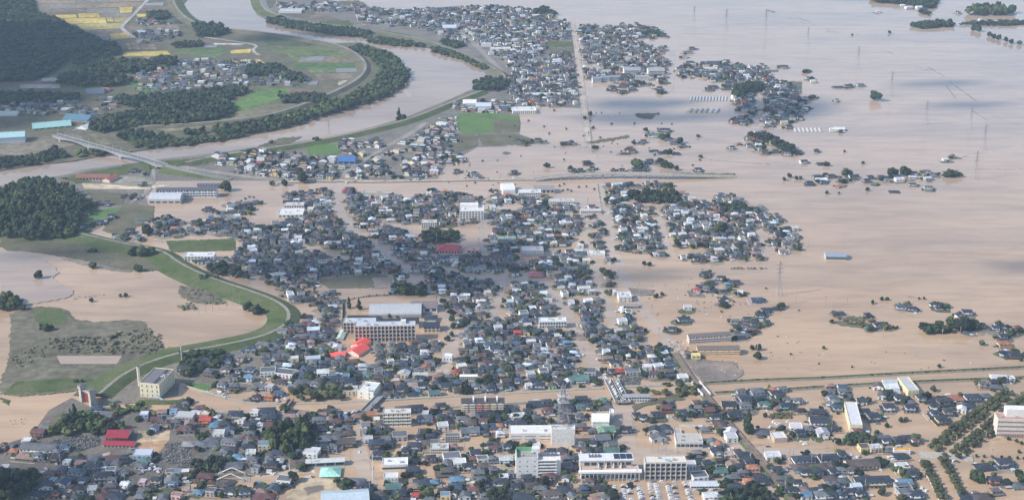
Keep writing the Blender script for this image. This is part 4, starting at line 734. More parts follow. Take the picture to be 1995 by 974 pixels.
bld('school_building', 'school', 'long low white school block among central houses', 1094, 401, 49, 8, 5, 1, 'w', (.48, .47, .45), 'F', 14, 2, ref='the low white school block')
bld('terrace_housing', 'apartments', 'white-walled grey roofed terrace beside the straight flooded street', 1151, 416, 40, 5, 4, 1, 'w', (.45, .45, .44), 'G', 10, 2)
bld('supermarket', 'store', 'crimson roofed supermarket at the edge of the shaded district', 873, 495, 46, 5, 12, -3, (.6, .55, .5), (.42, .07, .09), 'H', 8, 1, ref='the crimson supermarket')
bld('shop_building', 'shop', 'pink shop with flat roof next to the crimson supermarket', 922, 494, 24, 6, 6, -3, (.66, .38, .34), (.62, .40, .36), 'F', 3, 1)
bld('office_building', 'office', 'three-storey pale grey office north of the park trees', 836, 446, 30, 12, 5, 2, (.62, .61, .58), (.5, .5, .48), 'F', 7, 3, ref='the pale grey office')
bld('office_building', 'office', 'mint green banded office beside the narrow flooded street', 987, 472, 36, 6, 5, 1, (.52, .52, .46), (.32, .50, .42), 'F', 9, 2, win=(.8, .6))
bld('apartment_block', 'apartments', 'grey balconied apartments by the long flooded street', 1037, 500, 44, 11, 9, 1, (.46, .46, .46), (.48, .48, .48), 'F', 10, 3, 'bal', ref='the grey balconied apartments')
bld('apartment_block', 'apartments', 'white-topped twin apartments at the corner of two flooded streets', 1162, 500, 33, 6, 5, 1, 'w', (.66, .65, .6), 'F', 8, 2, 'bal')
bld('office_building', 'office', 'white box-shaped office with grey metal roof at the water edge', 1218, 589, 25, 10, 10, 4, (.68, .67, .62), (.58, .60, .63), 'F', 3, 2, win=(.4, .3), ref='the white box at the water edge')
bld('warehouse', 'warehouse', 'low brown shed row in front of the white box office', 1224, 601, 38, 4, 5, 1, 'g', (.27, .24, .22), 'G', 5, 1)
bld('office_building', 'office', 'white stepped office with pale blue porch in the central streets', 1077, 640, 53, 13, 8, 2, (.66, .66, .65), (.66, .67, .69), 'F', 10, 2, ref='the white stepped office')
bld('factory_hall', 'factory', 'red-walled square workshop among houses', 1045, 541, 28, 3, 9, 0, (.4, .2, .2), (.36, .13, .15), 'H')
bld('clinic', 'clinic', 'white modern clinic just inside the curved levee', 388, 509, 58, 9, 8, 0, 'w', (.66, .66, .66), 'F', 9, 2, base=0, ref='the clinic inside the levee')
bld('office_building', 'office', 'white cube building south of the four-storey school', 872, 704, 18, 9, 6, -4, (.76, .76, .76), (.72, .72, .72), 'F', 3, 1, win=(.35, .3), ref='the white cube building')
bld('glass_greenhouse', 'greenhouse', 'large glass greenhouse with open sides standing alone in the flood', 1629, 507, 40, 6, 9, -3, (.45, .48, .5), (.26, .30, .36), 'G', 9, 1, win=(.8, .9), ref='the lone greenhouse')
bld('factory_hall', 'factory', 'large teal roofed factory hall beyond the river bridge', 102, 252, 72, 4, 9, 20, (.52, .46, .36), (.30, .52, .50), 'G', 6, 1, base=1, ref='the teal factory roof')
bld('factory_hall', 'factory', 'tall pale blue roofed factory with ribbed white walls', 20, 281, 56, 13, 9, 12, (.55, .57, .60), (.36, .55, .58), 'G', 0, 0, base=1)
bld('factory_hall', 'factory', 'dark blue-green roofed hall behind the teal factory', 146, 238, 54, 4, 9, -14, (.4, .42, .44), (.09, .19, .26), 'G', base=1)
bld('factory_hall', 'factory', 'white roofed shed beside the bridge approach', 158, 254, 26, 3, 12, -24, 'w', (.72, .72, .71), 'V', base=1)
bld('factory_hall', 'factory', 'grey-green roofed workshop at the far edge of the factory yard', 15, 228, 36, 4, 6, 3, 'w', (.40, .48, .44), 'G', base=1)
bld('school_building', 'school', 'long low school with solar roof on the wooded hillside', 186, 186, 34, 3, 8, 14, 'g', (.14, .16, .20), 'G', base=1)
bld('office_building', 'office', 'white office block with red roof beside the hillside school', 204, 180, 16, 5, 3, 0, (.72, .62, .5), (.40, .14, .12), 'G', base=1)
bld('office_building', 'office', 'three-storey white block with ribbon windows on the river side of town', 1022, 223, 46, 6, 8, 4, 'w', (.66, .66, .64), 'F', 12, 2, ref='the white river-side block')
bld('warehouse', 'warehouse', 'pale blue-white warehouse near the levee bend', 942, 213, 30, 5, 6, 2, 'w', (.50, .56, .62), 'G', base=0)
bld('warehouse', 'warehouse', 'wide white-roofed depot near the levee bend', 915, 206, 26, 4, 6, 2, 'w', (.68, .68, .66), 'G', base=0)
bld('warehouse', 'warehouse', 'long white-blue shed row beside the northern flooded road', 1063, 187, 58, 2, 3, 1, 'g', (.48, .55, .58), 'G', base=0)
bld('factory_hall', 'factory', 'white factory hall with pale roof by the northern levee', 565, 27, 44, 4, 5, 2, 'w', 'w', 'F', base=0)
bld('store_building', 'store', 'white roadside store with long roof beside the northern levee road', 975, 101, 40, 5, 3, 1, 'w', (.6, .6, .6), 'F', base=0)
bld('store_building', 'store', 'boxy white store one block behind the northern levee', 947, 92, 20, 5, 3, 1, (.62, .64, .68), 'w', 'F', base=0)
bld('hall', 'hall', 'blue-grey hall in the northern district', 876, 60, 26, 5, 4, 1, (.4, .45, .5), 'l', 'G', base=0)
bld('parking_deck', 'parking deck', 'low pale ramped deck with blue sides by the first crossing', 735, 379, 56, 2, 4, -4, (.35, .38, .38), (.42, .42, .36), 'F')
for i in range(12):
    bld('greenhouse', 'greenhouse', None, 1345+i*6.2, 198, 3.4, 1.5, 9, -10, (.42, .42, .42), (.50, .49, .47), 'T', base=-1, group='flooded greenhouses north of the dense village')
for i in range(6):
    bld('greenhouse', 'greenhouse', None, 1341+i*10.4, 221, 8, 1.5, 8, -18, (.40, .38, .34), (.30, .28, .23) if i < 4 else (.45, .44, .42), 'T', base=-1, group='flooded tunnel greenhouses beside the dense village')
for i in range(7):
    bld('greenhouse', 'greenhouse', None, 1551+i*8, 258, 4.4, 1.2, 7, -4, (.42, .42, .42), (.55, .54, .52), 'T', base=-1, group='white plastic greenhouses out in the flood')
for t3 in THINGS:
    if t3[0].name.startswith('greenhouse') and not t3[0].get('label'): pass
# ------------------------------------------------------------ town fabric filled between the streets
def foot_free(x, y, m=5):
    for (cx, cy, w_, d, r) in FOOT:
        dx, dy = x-cx, y-cy
        if abs(dx) > w_+d+m or abs(dy) > w_+d+m: continue
        lx = dx*cos(r)+dy*sin(r); ly = -dx*sin(r)+dy*cos(r)
        if abs(lx) < w_/2+m and abs(ly) < d/2+m: return False
    return True
NOB = [PX(p) for p in ('595,283 665,278 666,302 595,306', '890,218 1016,222 1016,264 880,266', '735,352 1045,352 975,385 960,362 950,376 850,372 800,384 700,370', '445,366 548,366 555,398 440,398', '1058,376 1165,372 1172,398 1120,388 1062,388',
    '655,572 880,572 885,640 875,668 650,672', '612,540 768,533 768,566 612,568', '630,492 690,492 692,512 628,514', '330,464 460,462 464,492 325,492', '345,736 440,735 430,765 360,768', '1140,685 1165,720 1140,735 1120,700',
    '700,372 760,372 756,384 720,386', '500,400 540,400 536,440 470,442 480,410', '812,440 945,436 945,476 812,478', '1222,366 1325,366 1325,402 1222,402', '700,540 720,540 720,580 700,580', '855,355 960,352 958,362 855,364', '1225,615 1300,620 1290,655 1240,640',
    '572,770 700,742 705,788 572,790', '1185,735 1300,735 1300,760 1185,760', '1060,80 1118,80 1118,105 1060,105', '890,480 955,490 950,500 895,500', '1350,705 1450,705 1450,745 1330,745', '700,200 880,200 880,225 800,262 700,280', '640,12 700,0 720,10 660,14', '575,24 690,24 700,52 560,44', '715,52 815,60 860,80 780,85 720,78')]
REG = [  # polygon, rotation, spacing x, y, keep, base, style
 ('530,6 640,6 760,20 960,14 1080,22 1084,34 1060,42 1110,46 1122,110 1130,208 1010,206 990,178 992,150 1000,140 985,122 940,104 900,82 820,56 720,50 560,24', 10, 12.2, 13.6, .9, .1, 'd'),
 ('1124,50 1190,52 1235,46 1275,55 1304,70 1270,79 1235,80 1290,92 1310,98 1308,140 1318,146 1308,165 1200,174 1150,160 1138,140', 8, 12.4, 13.6, .88, -1.3, 'd'),
 ('1318,128 1400,120 1440,126 1500,131 1500,150 1540,165 1566,190 1582,215 1560,236 1500,250 1428,246 1440,215 1422,190 1430,166 1322,150', 6, 12, 12.8, .95, -1, 'k'),
 ('1455,266 1490,258 1550,292 1548,306 1505,304 1458,290', 4, 13, 14, .8, -1, 'k'),
 ('830,215 900,197 985,198 1008,206 1000,218 900,228 880,262 912,300 905,318 850,332 848,350 720,348 668,346 660,350 560,350 440,338 412,310 420,296 520,298 600,308 665,302 668,272 700,266 780,238', -18, 13.5, 15.5, .84, .1, 'd'),
 ('452,378 548,398 560,376 655,366 700,368 760,384 800,386 850,372 960,386 962,362 1058,388 1168,400 1172,372 1190,358 1290,356 1336,380 1388,402 1395,376 1470,402 1548,440 1560,490 1500,500 1460,510 1400,514 1320,505 1200,490 1196,520 1215,560 1250,610 1300,640 1345,700 1335,735 1280,745 1180,745 1000,760 860,766 740,772 700,778 640,740 560,735 500,700 530,660 590,625 566,590 520,568 470,552 410,530 385,512 440,510 462,490 440,462 330,460 285,450 300,428 420,430 440,400', 8, 10.6, 11.8, .98, -1.35, 'c'),
 ('350,690 430,690 500,672 520,664 560,700 520,735 440,735 352,736', -6, 15, 17, .7, .1, 'd'),
 ('240,160 330,120 480,118 600,150 560,170 470,170 400,190 330,200 250,180', 5, 14, 17, .8, 1.1, 'd'),
 ('262,62 350,60 350,80 268,90', 8, 13, 16, .85, 1.1, 'k'), ('268,40 355,40 352,50 270,52', 5, 13, 16, .8, 1.1, 'k'), ('50,200 235,192 232,215 160,235 60,225 0,225 0,212', 8, 14, 16, .8, 1.1, 'd'), ('500,150 560,140 600,155 610,172 540,170', 5, 14, 18, .75, 1.1, 'k'),
 ('145,366 180,372 180,460 150,455 150,420', 0, 22, 26, .5, .1, 'd'), ('240,430 300,425 300,470 250,475', 0, 18, 22, .4, .1, 'd'),
 ('0,875 100,862 160,885 240,900 330,905 330,980 80,980 80,900 0,890', -4, 13, 14, .85, .1, 'd'), ('350,800 560,812 640,815 700,812 690,980 620,900 480,960 345,945 330,930 440,930 440,860', 2, 13, 14, .8, .1, 'd'),
 ('700,812 1180,800 1200,980 720,980', 6, 11.6, 12.6, .85, -1.4, 'c'), ('1215,795 1330,790 1420,870 1500,980 1400,980 1220,800', 8, 14, 15, .25, -1.4, 'c'), ('500,700 600,670 650,712 700,740 620,745 500,745', 4, 14, 15, .5, .1, 'd'),
]
PAL = {'d': 'kkkkbbbgggggnnnkbgggmwpl', 'k': 'kkkkkbbbggn', 'c': 'kkkkkbbbggggggnnnnnkbggmpwgl'}
for poly, rot, sx, sy, keep, base, st in REG:
    P_ = PX(poly); gp = GP(P_); xs = [p[0] for p in gp]; ys = [p[1] for p in gp]
    r = R_(rot); cx, cy = (min(xs)+max(xs))/2, (min(ys)+max(ys))/2; ext = math.hypot(max(xs)-min(xs), max(ys)-min(ys))/2
    u = np.arange(-ext, ext, sx); v = np.arange(-ext, ext, sy); U, V = np.meshgrid(u, v)
    U = U+(np.round(V/sy) % 2)*sx*.35
    U = U+rng.uniform(-2.8, 2.8, U.shape); V = V+rng.uniform(-3, 3, V.shape)
    X = cx+U*cos(r)-V*sin(r); Y = cy+U*sin(r)+V*cos(r)
    F_ = Y*CP-(0-HC)*SP; q = Y*SP+(0-HC)*CP; Xp = 997.5+FP*X/F_; Yp = 487-FP*q/F_
    ok = inpoly_np(Xp+rng.normal(0, 5, X.shape), Yp+rng.normal(0, 2.2, X.shape), P_) & inpoly_np(Xp, Yp, P_) & (rng.random(X.shape) < keep)
    clear = np.sin(X*.043+np.sin(Y*.031)*2)+np.sin(Y*.037+np.sin(X*.029+1)*2.2)
    ok &= (clear < 1.62)
    for nb in NOB: ok &= ~inpoly_np(Xp, Yp, nb)
    for g, hw in ROADS: ok &= seg_dist(X, Y, g) > hw+4.2
    oc = np.array(OCC); oc[:, 2] *= .8
    for a, b, px_, py_ in zip(X[ok], Y[ok], Xp[ok], Yp[ok]):
        dd = (oc[:, 0]-a)**2+(oc[:, 1]-b)**2
        if (dd < (oc[:, 2]+4.8)**2).any() or not foot_free(a, b): continue
        k = random.random(); typ = 'H' if k < .52 else 'h' if k < .70 else 'G' if k < .82 else 'V' if k < .90 else 'F'
        w_ = random.uniform(6.4, sx-1.2); d_ = random.uniform(6.0, 8.6)
        if random.random() < .05 and typ in 'GF': w_ *= 1.6
        rk = random.choice(PAL[st]) if typ != 'F' else random.choice('wwggl'); wk = random.choice('wwwwccggnnyp' if typ not in 'F' else 'wwwcgg')
        if random.random() < .015: rk = random.choice('ro c'.replace(' ', ''))
        rr = r+R_(random.uniform(-10, 10))+(pi/2 if random.random() < .15 else 0)
        addh(typ, a, b, w_, d_, rr, rk, wk, base, 'fill')
# ------------------------------------------------------------ build them
kinds = {}
for h in HOUSES:
    if h[9] != 'fill': kinds.setdefault(h[9] if h[9] else NAMES[h[0]][0], []).append(h)
chosen = set()
for k, L in kinds.items():
    L.sort(key=lambda h: -h[3]/h[2]); chosen |= {id(h) for h in L[:295]}
SM = MB(); SM.zs = .8; nfill = 0
class OneP:
    def __call__(s, k): return SM
for h in HOUSES:
    typ, x, y, w_, d_, rot, rk, wk, base, kd = h
    if id(h) in chosen:
        if kd == 'farm': single_house(typ, x, y, w_, d_, rot, rk, wk, base, name='farmhouse', cat='house', group='farmhouses standing in the flooded fields')
        elif kd == 'dry': single_house(typ, x, y, w_, d_, rot, rk, wk, base, name='country_house', cat='house', group='houses among the fields by the river bridge')
        else: single_house(typ, x, y, w_, d_, rot, rk, wk, base)
    else:
        SM.at(x, y, 0, rot); rc, wc = jit(ROOFC[rk][0], .25), tuple(min(.8, q) for q in jit(WALLC[wk][0], .2))
        near = toPx(x, y)[1] > 330
        win = house_geo(typ, w_, d_, rc, wc, OneP(), base, 1); nfill += 1
        if near:
            for (a, b, c, ww, dd, hh) in win: SM.box(a, b, c, ww, dd, hh, 'glass', (.1, .1, .1))
SM.build('distant_houses', kind='stuff')
# sheds, carports and garden walls round the houses
FM = MB(); nsh = nw = 0
for h in HOUSES:
    typ, x, y, w_, d_, rot, rk, wk, base, kd = h; px_, py_ = toPx(x, y); near = py_ > 700 and -10 < px_ < 2005
    for rep in range(2):
        if random.random() > .5: continue
        a = random.choice((0, 1, 2, 3)); ox_, oy_ = ((w_/2+3, random.uniform(-2, 3)), (-w_/2-3, random.uniform(-2, 3)), (random.uniform(-3, 3), d_/2+3), (random.uniform(-4, 4), -d_/2-3))[a]
        sx_, sy_ = x+ox_*cos(rot)-oy_*sin(rot), y+ox_*sin(rot)+oy_*cos(rot)
        if not foot_free(sx_, sy_, 2): continue
        c1 = jit(ROOFC[random.choice('kgnwwlgmc')][0], .2); c2 = jit(WALLC[random.choice('wgcn')][0], .2); sw, sd_ = random.uniform(2.4, 4.6), random.uniform(2, 3.4); hh = random.uniform(2.2, 2.8)
        if near and nsh < 260:
            nsh += 1; m1 = MB(); m1.box(0, 0, base, sw, sd_, hh, 'wall', c2); m2 = MB(); m2.box(0, 0, base+hh, sw+.5, sd_+.5, .18, 'metal', c1)
            o = thing('garden_shed', 'shed', sx_, sy_, 0, rot+random.uniform(-.1, .1), group='sheds beside the houses', desc='small flat-roofed shed'); m1.build('wall', o); m2.build('roof', o)
        else: FM.at(sx_, sy_, 0, rot); FM.box(0, 0, base, sw, sd_, hh, 'wall', c2); FM.box(0, 0, base+hh, sw+.5, sd_+.5, .18, 'metal', c1)
    if random.random() < .5:
        FM.at(x, y, 0, rot); v = random.choice((.5, .4, .3, .2)); hw_ = w_/2+2.6; hd_ = d_/2+3
        FM.box(0, -hd_, base, 2*hw_, .3, 1.0-base*.82, 'concrete', (v, v*.95, v*.88))
        if random.random() < .6: FM.box(random.choice((-1, 1))*hw_, 0, base, .3, 2*hd_-.4, .98-base*.82, 'concrete', (v, v*.95, v*.88))
FM.build('outbuildings_and_walls', kind='stuff')
YM = MB(); kk = 0
for h in HOUSES:
    if random.random() < (.62 if toPx(h[1], h[2])[1] < 735 else .35):
        kk += 1; rg = [random.uniform(.75, 1.35) for _ in range(11)]; q = random.random(); cc = (.26, .215, .17) if q < .45 else (.17, .15, .125) if q < .75 else (.10, .11, .06)
        ox_, oy_ = random.uniform(-3, 3), random.uniform(-6, 1); rr_ = random.uniform(6, 9.5)
        YM.add([(h[1]+ox_+cos(a*.5712)*rr_*rg[a]*1.1, h[2]+oy_+sin(a*.5712)*rr_*rg[a], .07+kk*.0001) for a in range(11)], [tuple(range(11))], 'ground', jit(cc, .15))
YM.build('garden_grass_and_mud', kind='stuff')
print('houses', len(HOUSES), 'single', len(chosen), 'fill', nfill)

# ------------------------------------------------------------ trees
def ico(sub):
    t = (1+sqrt(5))/2
    v = [(-1, t, 0), (1, t, 0), (-1, -t, 0), (1, -t, 0), (0, -1, t), (0, 1, t), (0, -1, -t), (0, 1, -t), (t, 0, -1), (t, 0, 1), (-t, 0, -1), (-t, 0, 1)]
    v = [tuple(np.array(p)/np.linalg.norm(p)) for p in v]
    f = [(0, 11, 5), (0, 5, 1), (0, 1, 7), (0, 7, 10), (0, 10, 11), (1, 5, 9), (5, 11, 4), (11, 10, 2), (10, 7, 6), (7, 1, 8), (3, 9, 4), (3, 4, 2), (3, 2, 6), (3, 6, 8), (3, 8, 9), (4, 9, 5), (2, 4, 11), (6, 2, 10), (8, 6, 7), (9, 8, 1)]
    for _ in range(sub):
        c = {}; g = []
        def mid(a, b):
            k = (min(a, b), max(a, b))
            if k not in c:
                m = np.array(v[a])+np.array(v[b]); v.append(tuple(m/np.linalg.norm(m))); c[k] = len(v)-1
            return c[k]
        for a, b, d in f:
            x, y, z = mid(a, b), mid(b, d), mid(d, a); g += [(a, x, z), (b, y, x), (d, z, y), (x, y, z)]
        f = g
    return np.array(v), np.array(f)
ICO0, ICO1 = ico(0), ico(1)
LEAF = {'broad': (.024, .040, .017), 'dark': (.014, .026, .015), 'light': (.042, .062, .022), 'cherry': (.050, .058, .028), 'grey': (.095, .098, .068), 'conifer': (.015, .030, .016)}
def crown(kind, lobes, cards, seed, sub=1):
    """a crown about 1 high and 1 wide, base of the foliage at about z=.15"""
    g = np.random.default_rng(seed); V = []; F = []; K = []; n = 0; base = np.array(LEAF[kind]); bv, bf = (ICO1 if sub else ICO0)
    for i in range(lobes):
        if kind == 'conifer':
            z = .2+.72*i/(lobes-1); rad = .36*(1-z)+.06; a = g.uniform(0, 6.28); c = np.array([cos(a)*rad*.5, sin(a)*rad*.5, z]); s = np.array([rad*.9, rad*.9, .14])
        else:
            a = g.uniform(0, 6.28); q = sqrt(g.uniform(0, 1))*.30; z = g.uniform(.36, .82) if i else .55
            q *= 1.15-abs(z-.5)*1.4; c = np.array([cos(a)*q, sin(a)*q, z]); r0 = g.uniform(.15, .25) if i else .30; s = np.array([r0, r0, r0*.82])
        if kind == 'cherry': c[2] = .35+(c[2]-.35)*.75; s *= (1.05, 1.05, .8)
        vv = bv*(1+g.uniform(-.22, .25, (len(bv), 1)))*s+c
        V.append(vv); F.append(bf+n); n += len(vv)
        K.append(base*g.uniform(.72, 1.3)*g.uniform(.8, 1.22, (len(bf), 1))*np.array([g.uniform(.9, 1.15), 1, 1]))
    if cards:
        al = np.concatenate(V); idx = g.integers(0, len(al), cards); p = al[idx]+g.normal(0, .03, (cards, 3)); e = g.normal(0, 1, (cards, 2, 3)); e /= np.linalg.norm(e, axis=2, keepdims=True)
        s = g.uniform(.035, .065, (cards, 1)); t3 = np.stack([p, p+e[:, 0]*s, p+e[:, 1]*s], 1).reshape(-1, 3)
        V.append(t3); F.append(np.arange(cards*3).reshape(-1, 3)+n); n += cards*3; K.append(base*g.uniform(.7, 1.7, (cards, 1)))
    return np.concatenate(V), np.concatenate(F), np.concatenate(K)
def trunk_mesh():
    mb = MB(); bc = (.10, .075, .055)
    mb.bar((0, 0, -.15), (0, 0, .30), .035, 'concrete', bc, 6); mb.bar((0, 0, .28), (.14, .05, .52), .02, 'concrete', bc, 5); mb.bar((0, 0, .26), (-.12, .08, .5), .02, 'concrete', bc, 5); mb.bar((0, 0, .28), (.02, -.14, .5), .02, 'concrete', bc, 5)
    return mb.mesh('trunk')
TRUNK = trunk_mesh(); CROWNS = {}
for k in LEAF:
    CROWNS[k] = []
    for s in range(4):
        v, f, c = crown(k, 14 if k != 'conifer' else 9, 420, hash(k) % 97*10+s if False else list(LEAF).index(k)*10+s)
        CROWNS[k].append(mk_np('crown', v, f.ravel().astype(np.int32), np.full(len(f), 3, np.int32), ['leaf'], np.zeros(len(f), np.int32), c))
TN = {'broad': 'green leafy tree', 'dark': 'dark green dense tree', 'light': 'bright green leafy tree', 'cherry': 'olive-green cherry tree', 'grey': 'grey mud-coated bush', 'conifer': 'tall dark conifer'}
def tree(kind, x, y, h, wd=None, z=0, name=None, cat='tree', group='trees standing in and around the flood', label=None, desc=None):
    wd = wd or h*.85
    nm = name or {'conifer': 'conifer_tree', 'cherry': 'cherry_tree', 'grey': 'bush'}.get(kind, 'broadleaf_tree')
    o = thing(nm, cat, x, y, z, random.uniform(0, 6.28), group=group, label=label, desc=desc or TN[kind]); s = (wd, wd, h)
    child(random.choice(CROWNS[kind]), 'crown', o, loc=(0, 0, -(.04 if kind in ('cherry', 'conifer') else .14)*h), scale=s); child(TRUNK, 'trunk', o, scale=(wd, wd, h)); return o
def treepx(kind, px, py, hp, wp=None, z=0, **k):
    x, y = G(px, py, z); h = hp*mpp(py)/cdep(py); tree(kind, x, y, h, (wp or hp*.9)*mpp(py), z, **k); OCC.append((x, y, 2))
# hills under the woods
def hillf(P_, slope, top):
    g = GP(P_); g2 = g+[g[0]]
    def f(X, Y):
        Dm = seg_dist(X, Y, g2); ins = inpoly_np(X, Y, g); return np.where(ins, np.minimum(Dm*slope, top+0*X)*1.0, 0)
    return f, g
def hill(P_, slope, top, base=.2, step=14):
    f, g = hillf(P_, slope, top); xs = [p[0] for p in g]; ys = [p[1] for p in g]
    X, Y = np.meshgrid(np.arange(min(xs)-step, max(xs)+2*step, step), np.arange(min(ys)-step, max(ys)+2*step, step)); Z = f(X, Y)
    ny, nx = X.shape; v = np.stack([X, Y, Z+base], -1).reshape(-1, 3); fs = []
    keep = Z > 0
    for j in range(ny-1):
        for i in range(nx-1):
            if keep[j:j+2, i:i+2].any(): fs.append((j*nx+i, j*nx+i+1, (j+1)*nx+i+1, (j+1)*nx+i))
    o = bpy.data.objects.new('hill', mk_mesh('hill', v.astype(np.float32), fs, ['grass'], [0]*len(fs), [(.1, .12, .05)]*len(fs))); C.objects.link(o); o['kind'] = 'structure'
    return f
WOODS = [ # name, polygon, tree height, spacing, base, kind weights, hill(slope, top)
 ('woods', '-80,-60 58,-60 66,5 72,25 110,33 150,58 195,76 160,82 130,86 128,120 110,135 70,160 0,162 -80,170', 11, 8.5, 1.2, 'dbbd', (.12, 6)),
 ('woods', '128,78 195,72 232,88 236,102 200,112 150,120 126,112', 13, 8, 1.2, 'bbd', (.2, 10)), ('woods', '142,122 200,112 280,116 320,106 346,110 345,128 300,140 250,148 165,138', 13, 8, 1.2, 'bdd', (.15, 6)),
 ('woods', '118,140 165,138 235,142 262,156 228,170 160,172 116,166', 13, 8, 1.2, 'bd', (.15, 6)), ('woods', '168,252 200,232 250,218 345,205 352,222 440,190 456,200 452,218 405,236 330,246 260,248 200,262', 13, 8, 1.2, 'bdb', (.12, 4)),
 ('woods', '225,190 330,184 400,172 470,166 482,176 452,190 440,204 352,218 300,212 240,212', 12, 8.5, 1.2, 'bdb', None), ('woods', '0,180 60,177 150,182 165,196 70,202 0,208', 11, 8, 1.2, 'bd', None), ('woods', '288,22 326,22 334,32 320,42 292,42', 12, 8, 1.2, 'bd', None),
 ('woods', '376,48 400,42 436,50 444,64 420,76 385,74', 13, 8, 1.2, 'bbd', None), ('woods', '335,86 352,82 395,80 398,92 345,96', 10, 7, 1.2, 'bd', None), ('woods', '480,128 540,120 560,140 590,150 600,165 560,160 520,148 480,150', 11, 8, 1.2, 'bd', None),
 ('woods', '678,88 700,84 735,94 764,103 795,136 792,160 757,184 718,200 615,231 564,248 500,260 430,268 412,252 500,240 560,228 620,208 690,184 732,158 742,132 724,108 696,98', 12, 7.5, .6, 'bbdl', None),
 ('woods', '545,190 575,182 600,180 636,188 640,198 600,204 550,204', 11, 7, 1.2, 'bd', None), ('woods', '518,32 560,38 640,52 722,64 712,76 640,68 560,53 520,42', 11, 7, .3, 'bd', None), ('woods', '715,70 760,74 830,88 826,94 760,90 718,82', 8, 7, .3, 'bl', None),
 ('woods', '842,88 870,96 905,108 950,132 942,140 900,116 840,99', 8, 7.5, .3, 'bld', None), ('woods', '922,160 945,150 985,150 992,160 975,176 925,182', 12, 7.5, .3, 'bd', None), ('woods', '860,76 900,82 912,92 885,96 862,88', 9, 7.5, .3, 'bd', None),
 ('woods', '228,268 240,254 280,250 300,266 296,276 250,278', 14, 7.5, .5, 'bd', None), ('woods', '300,268 320,256 345,264 345,274 302,276', 12, 7.5, .5, 'bd', None), ('woods', '360,258 375,250 402,252 405,262 366,266', 12, 7.5, .5, 'bd', None),
 ('woods', '250,276 300,274 400,262 490,258 440,272 385,280 290,292 258,290', 8, 7, .3, 'lb', None), ('woods', '0,310 62,308 98,292 108,290 138,304 72,321 0,330 -60,340 -60,316', 10, 7.5, .3, 'bd', None), ('woods', '145,308 156,293 200,290 212,296 190,305 165,309', 9, 7, .3, 'bl', None),
 ('woods', '-80,380 0,372 46,344 90,340 122,350 152,376 176,396 172,408 150,430 156,452 132,470 100,466 60,474 30,464 -80,462', 15, 7.5, .3, 'bbdl', (.22, 16)), ('woods', '-60,582 0,580 50,586 58,600 40,606 -60,606', 13, 7.5, .3, 'bl', None),
 ('woods', '-100,920 28,908 60,905 74,920 76,940 50,952 22,985 20,1030 -100,1030', 14, 7, .3, 'db', (.3, 12)), ('woods', '96,832 150,806 192,812 218,826 246,834 240,850 200,852 128,852 98,848', 11, 7, .3, 'bdl', None), ('woods', '202,795 262,790 300,800 292,812 215,812', 8, 6.5, .3, 'cl', None),
 ('shrine_woods', '532,835 560,824 596,824 610,850 605,880 562,888 530,884 524,862', 17, 6.5, .2, 'bbdl', None), ('woods', '375,905 425,893 438,905 425,928 380,925', 9, 6.5, .2, 'bd', None), ('woods', '375,850 410,846 416,856 390,864', 8, 6, .2, 'bd', None),
 ('woods', '355,690 400,685 450,690 452,705 420,716 360,738 350,725', 8, 7.5, .2, 'bd', None), ('woods', '395,522 430,514 470,525 480,545 460,545 420,535', 9, 7, .2, 'db', None), ('woods', '560,760 600,752 680,754 690,775 640,782 580,784', 9, 7, .2, 'cb', None), ('woods', '765,560 820,556 845,570 820,576 770,576', 10, 7, .1, 'db', None),
 ('woods', '815,458 850,448 895,456 890,474 830,476', 9, 7, .1, 'bd', None), ('woods', '1225,378 1260,370 1312,376 1322,390 1290,400 1232,396', 10, 7.5, .1, 'db', None), ('woods', '1422,190 1430,172 1470,164 1488,172 1470,184 1432,194', 10, 7, .1, 'db', None),
 ('woods', '1455,268 1490,262 1550,292 1552,306 1535,300 1490,276', 8, 7, .1, 'd', None), ('woods', '1400,398 1450,400 1472,412 1460,420 1410,412', 8, 7.5, .1, 'bd', None), ('woods', '1240,62 1262,54 1285,62 1300,74 1260,72', 7, 7, .1, 'db', None), ('woods', '1035,20 1062,14 1084,26 1080,32 1040,30', 11, 7.5, .1, 'bd', None),
 ('woods', '1695,-6 1828,-6 1825,16 1805,18 1760,10 1700,6', 11, 8, .1, 'db', None), ('woods', '1772,52 1800,46 1855,44 1860,52 1800,58', 9, 6.5, .1, 'b', None), ('woods', '1880,28 1900,20 1945,18 1974,26 1968,31 1890,32', 17, 8, .1, 'bl', None), ('woods', '1868,50 1920,44 1960,42 2010,44 2010,50 1920,52', 6, 6.5, .1, 'db', None),
 ('woods', '1792,20 1812,24 1812,32 1790,28', 6, 6, .1, 'd', None), ('woods', '1797,640 1806,632 1900,626 1908,650 1880,644 1830,650 1800,650', 8, 7.5, .1, 'db', None), ('woods', '1622,866 1640,850 1690,845 1706,862 1660,872', 7, 6, .1, 'bd', None), ('woods', '1218,762 1280,758 1282,768 1222,768', 6, 6, .4, 'c', None), ('woods', '1288,766 1365,752 1368,768 1300,774', 7, 6, .4, 'cb', None),
 ('woods', '1285,748 1330,742 1332,752 1288,754', 7, 6, .4, 'c', None), ('woods', '1400,940 1430,938 1500,948 1500,985 1410,985', 8, 6.5, .1, 'bd', None), ('woods', '640,932 680,935 700,950 660,955', 6, 6, .2, 'bd', None),
]
VARS = {}
for ch, kd in (('b', 'broad'), ('d', 'dark'), ('l', 'light'), ('c', 'cherry')): VARS[ch] = [crown(kd, 6, 60, 500+10*ord(ch)+i) for i in range(4)]
VARF = {ch: [crown({'b': 'broad', 'd': 'dark', 'l': 'light', 'c': 'cherry'}[ch], 4, 10, 900+10*ord(ch)+i) for i in range(4)] for ch in 'bdlc'}
ntree = 0
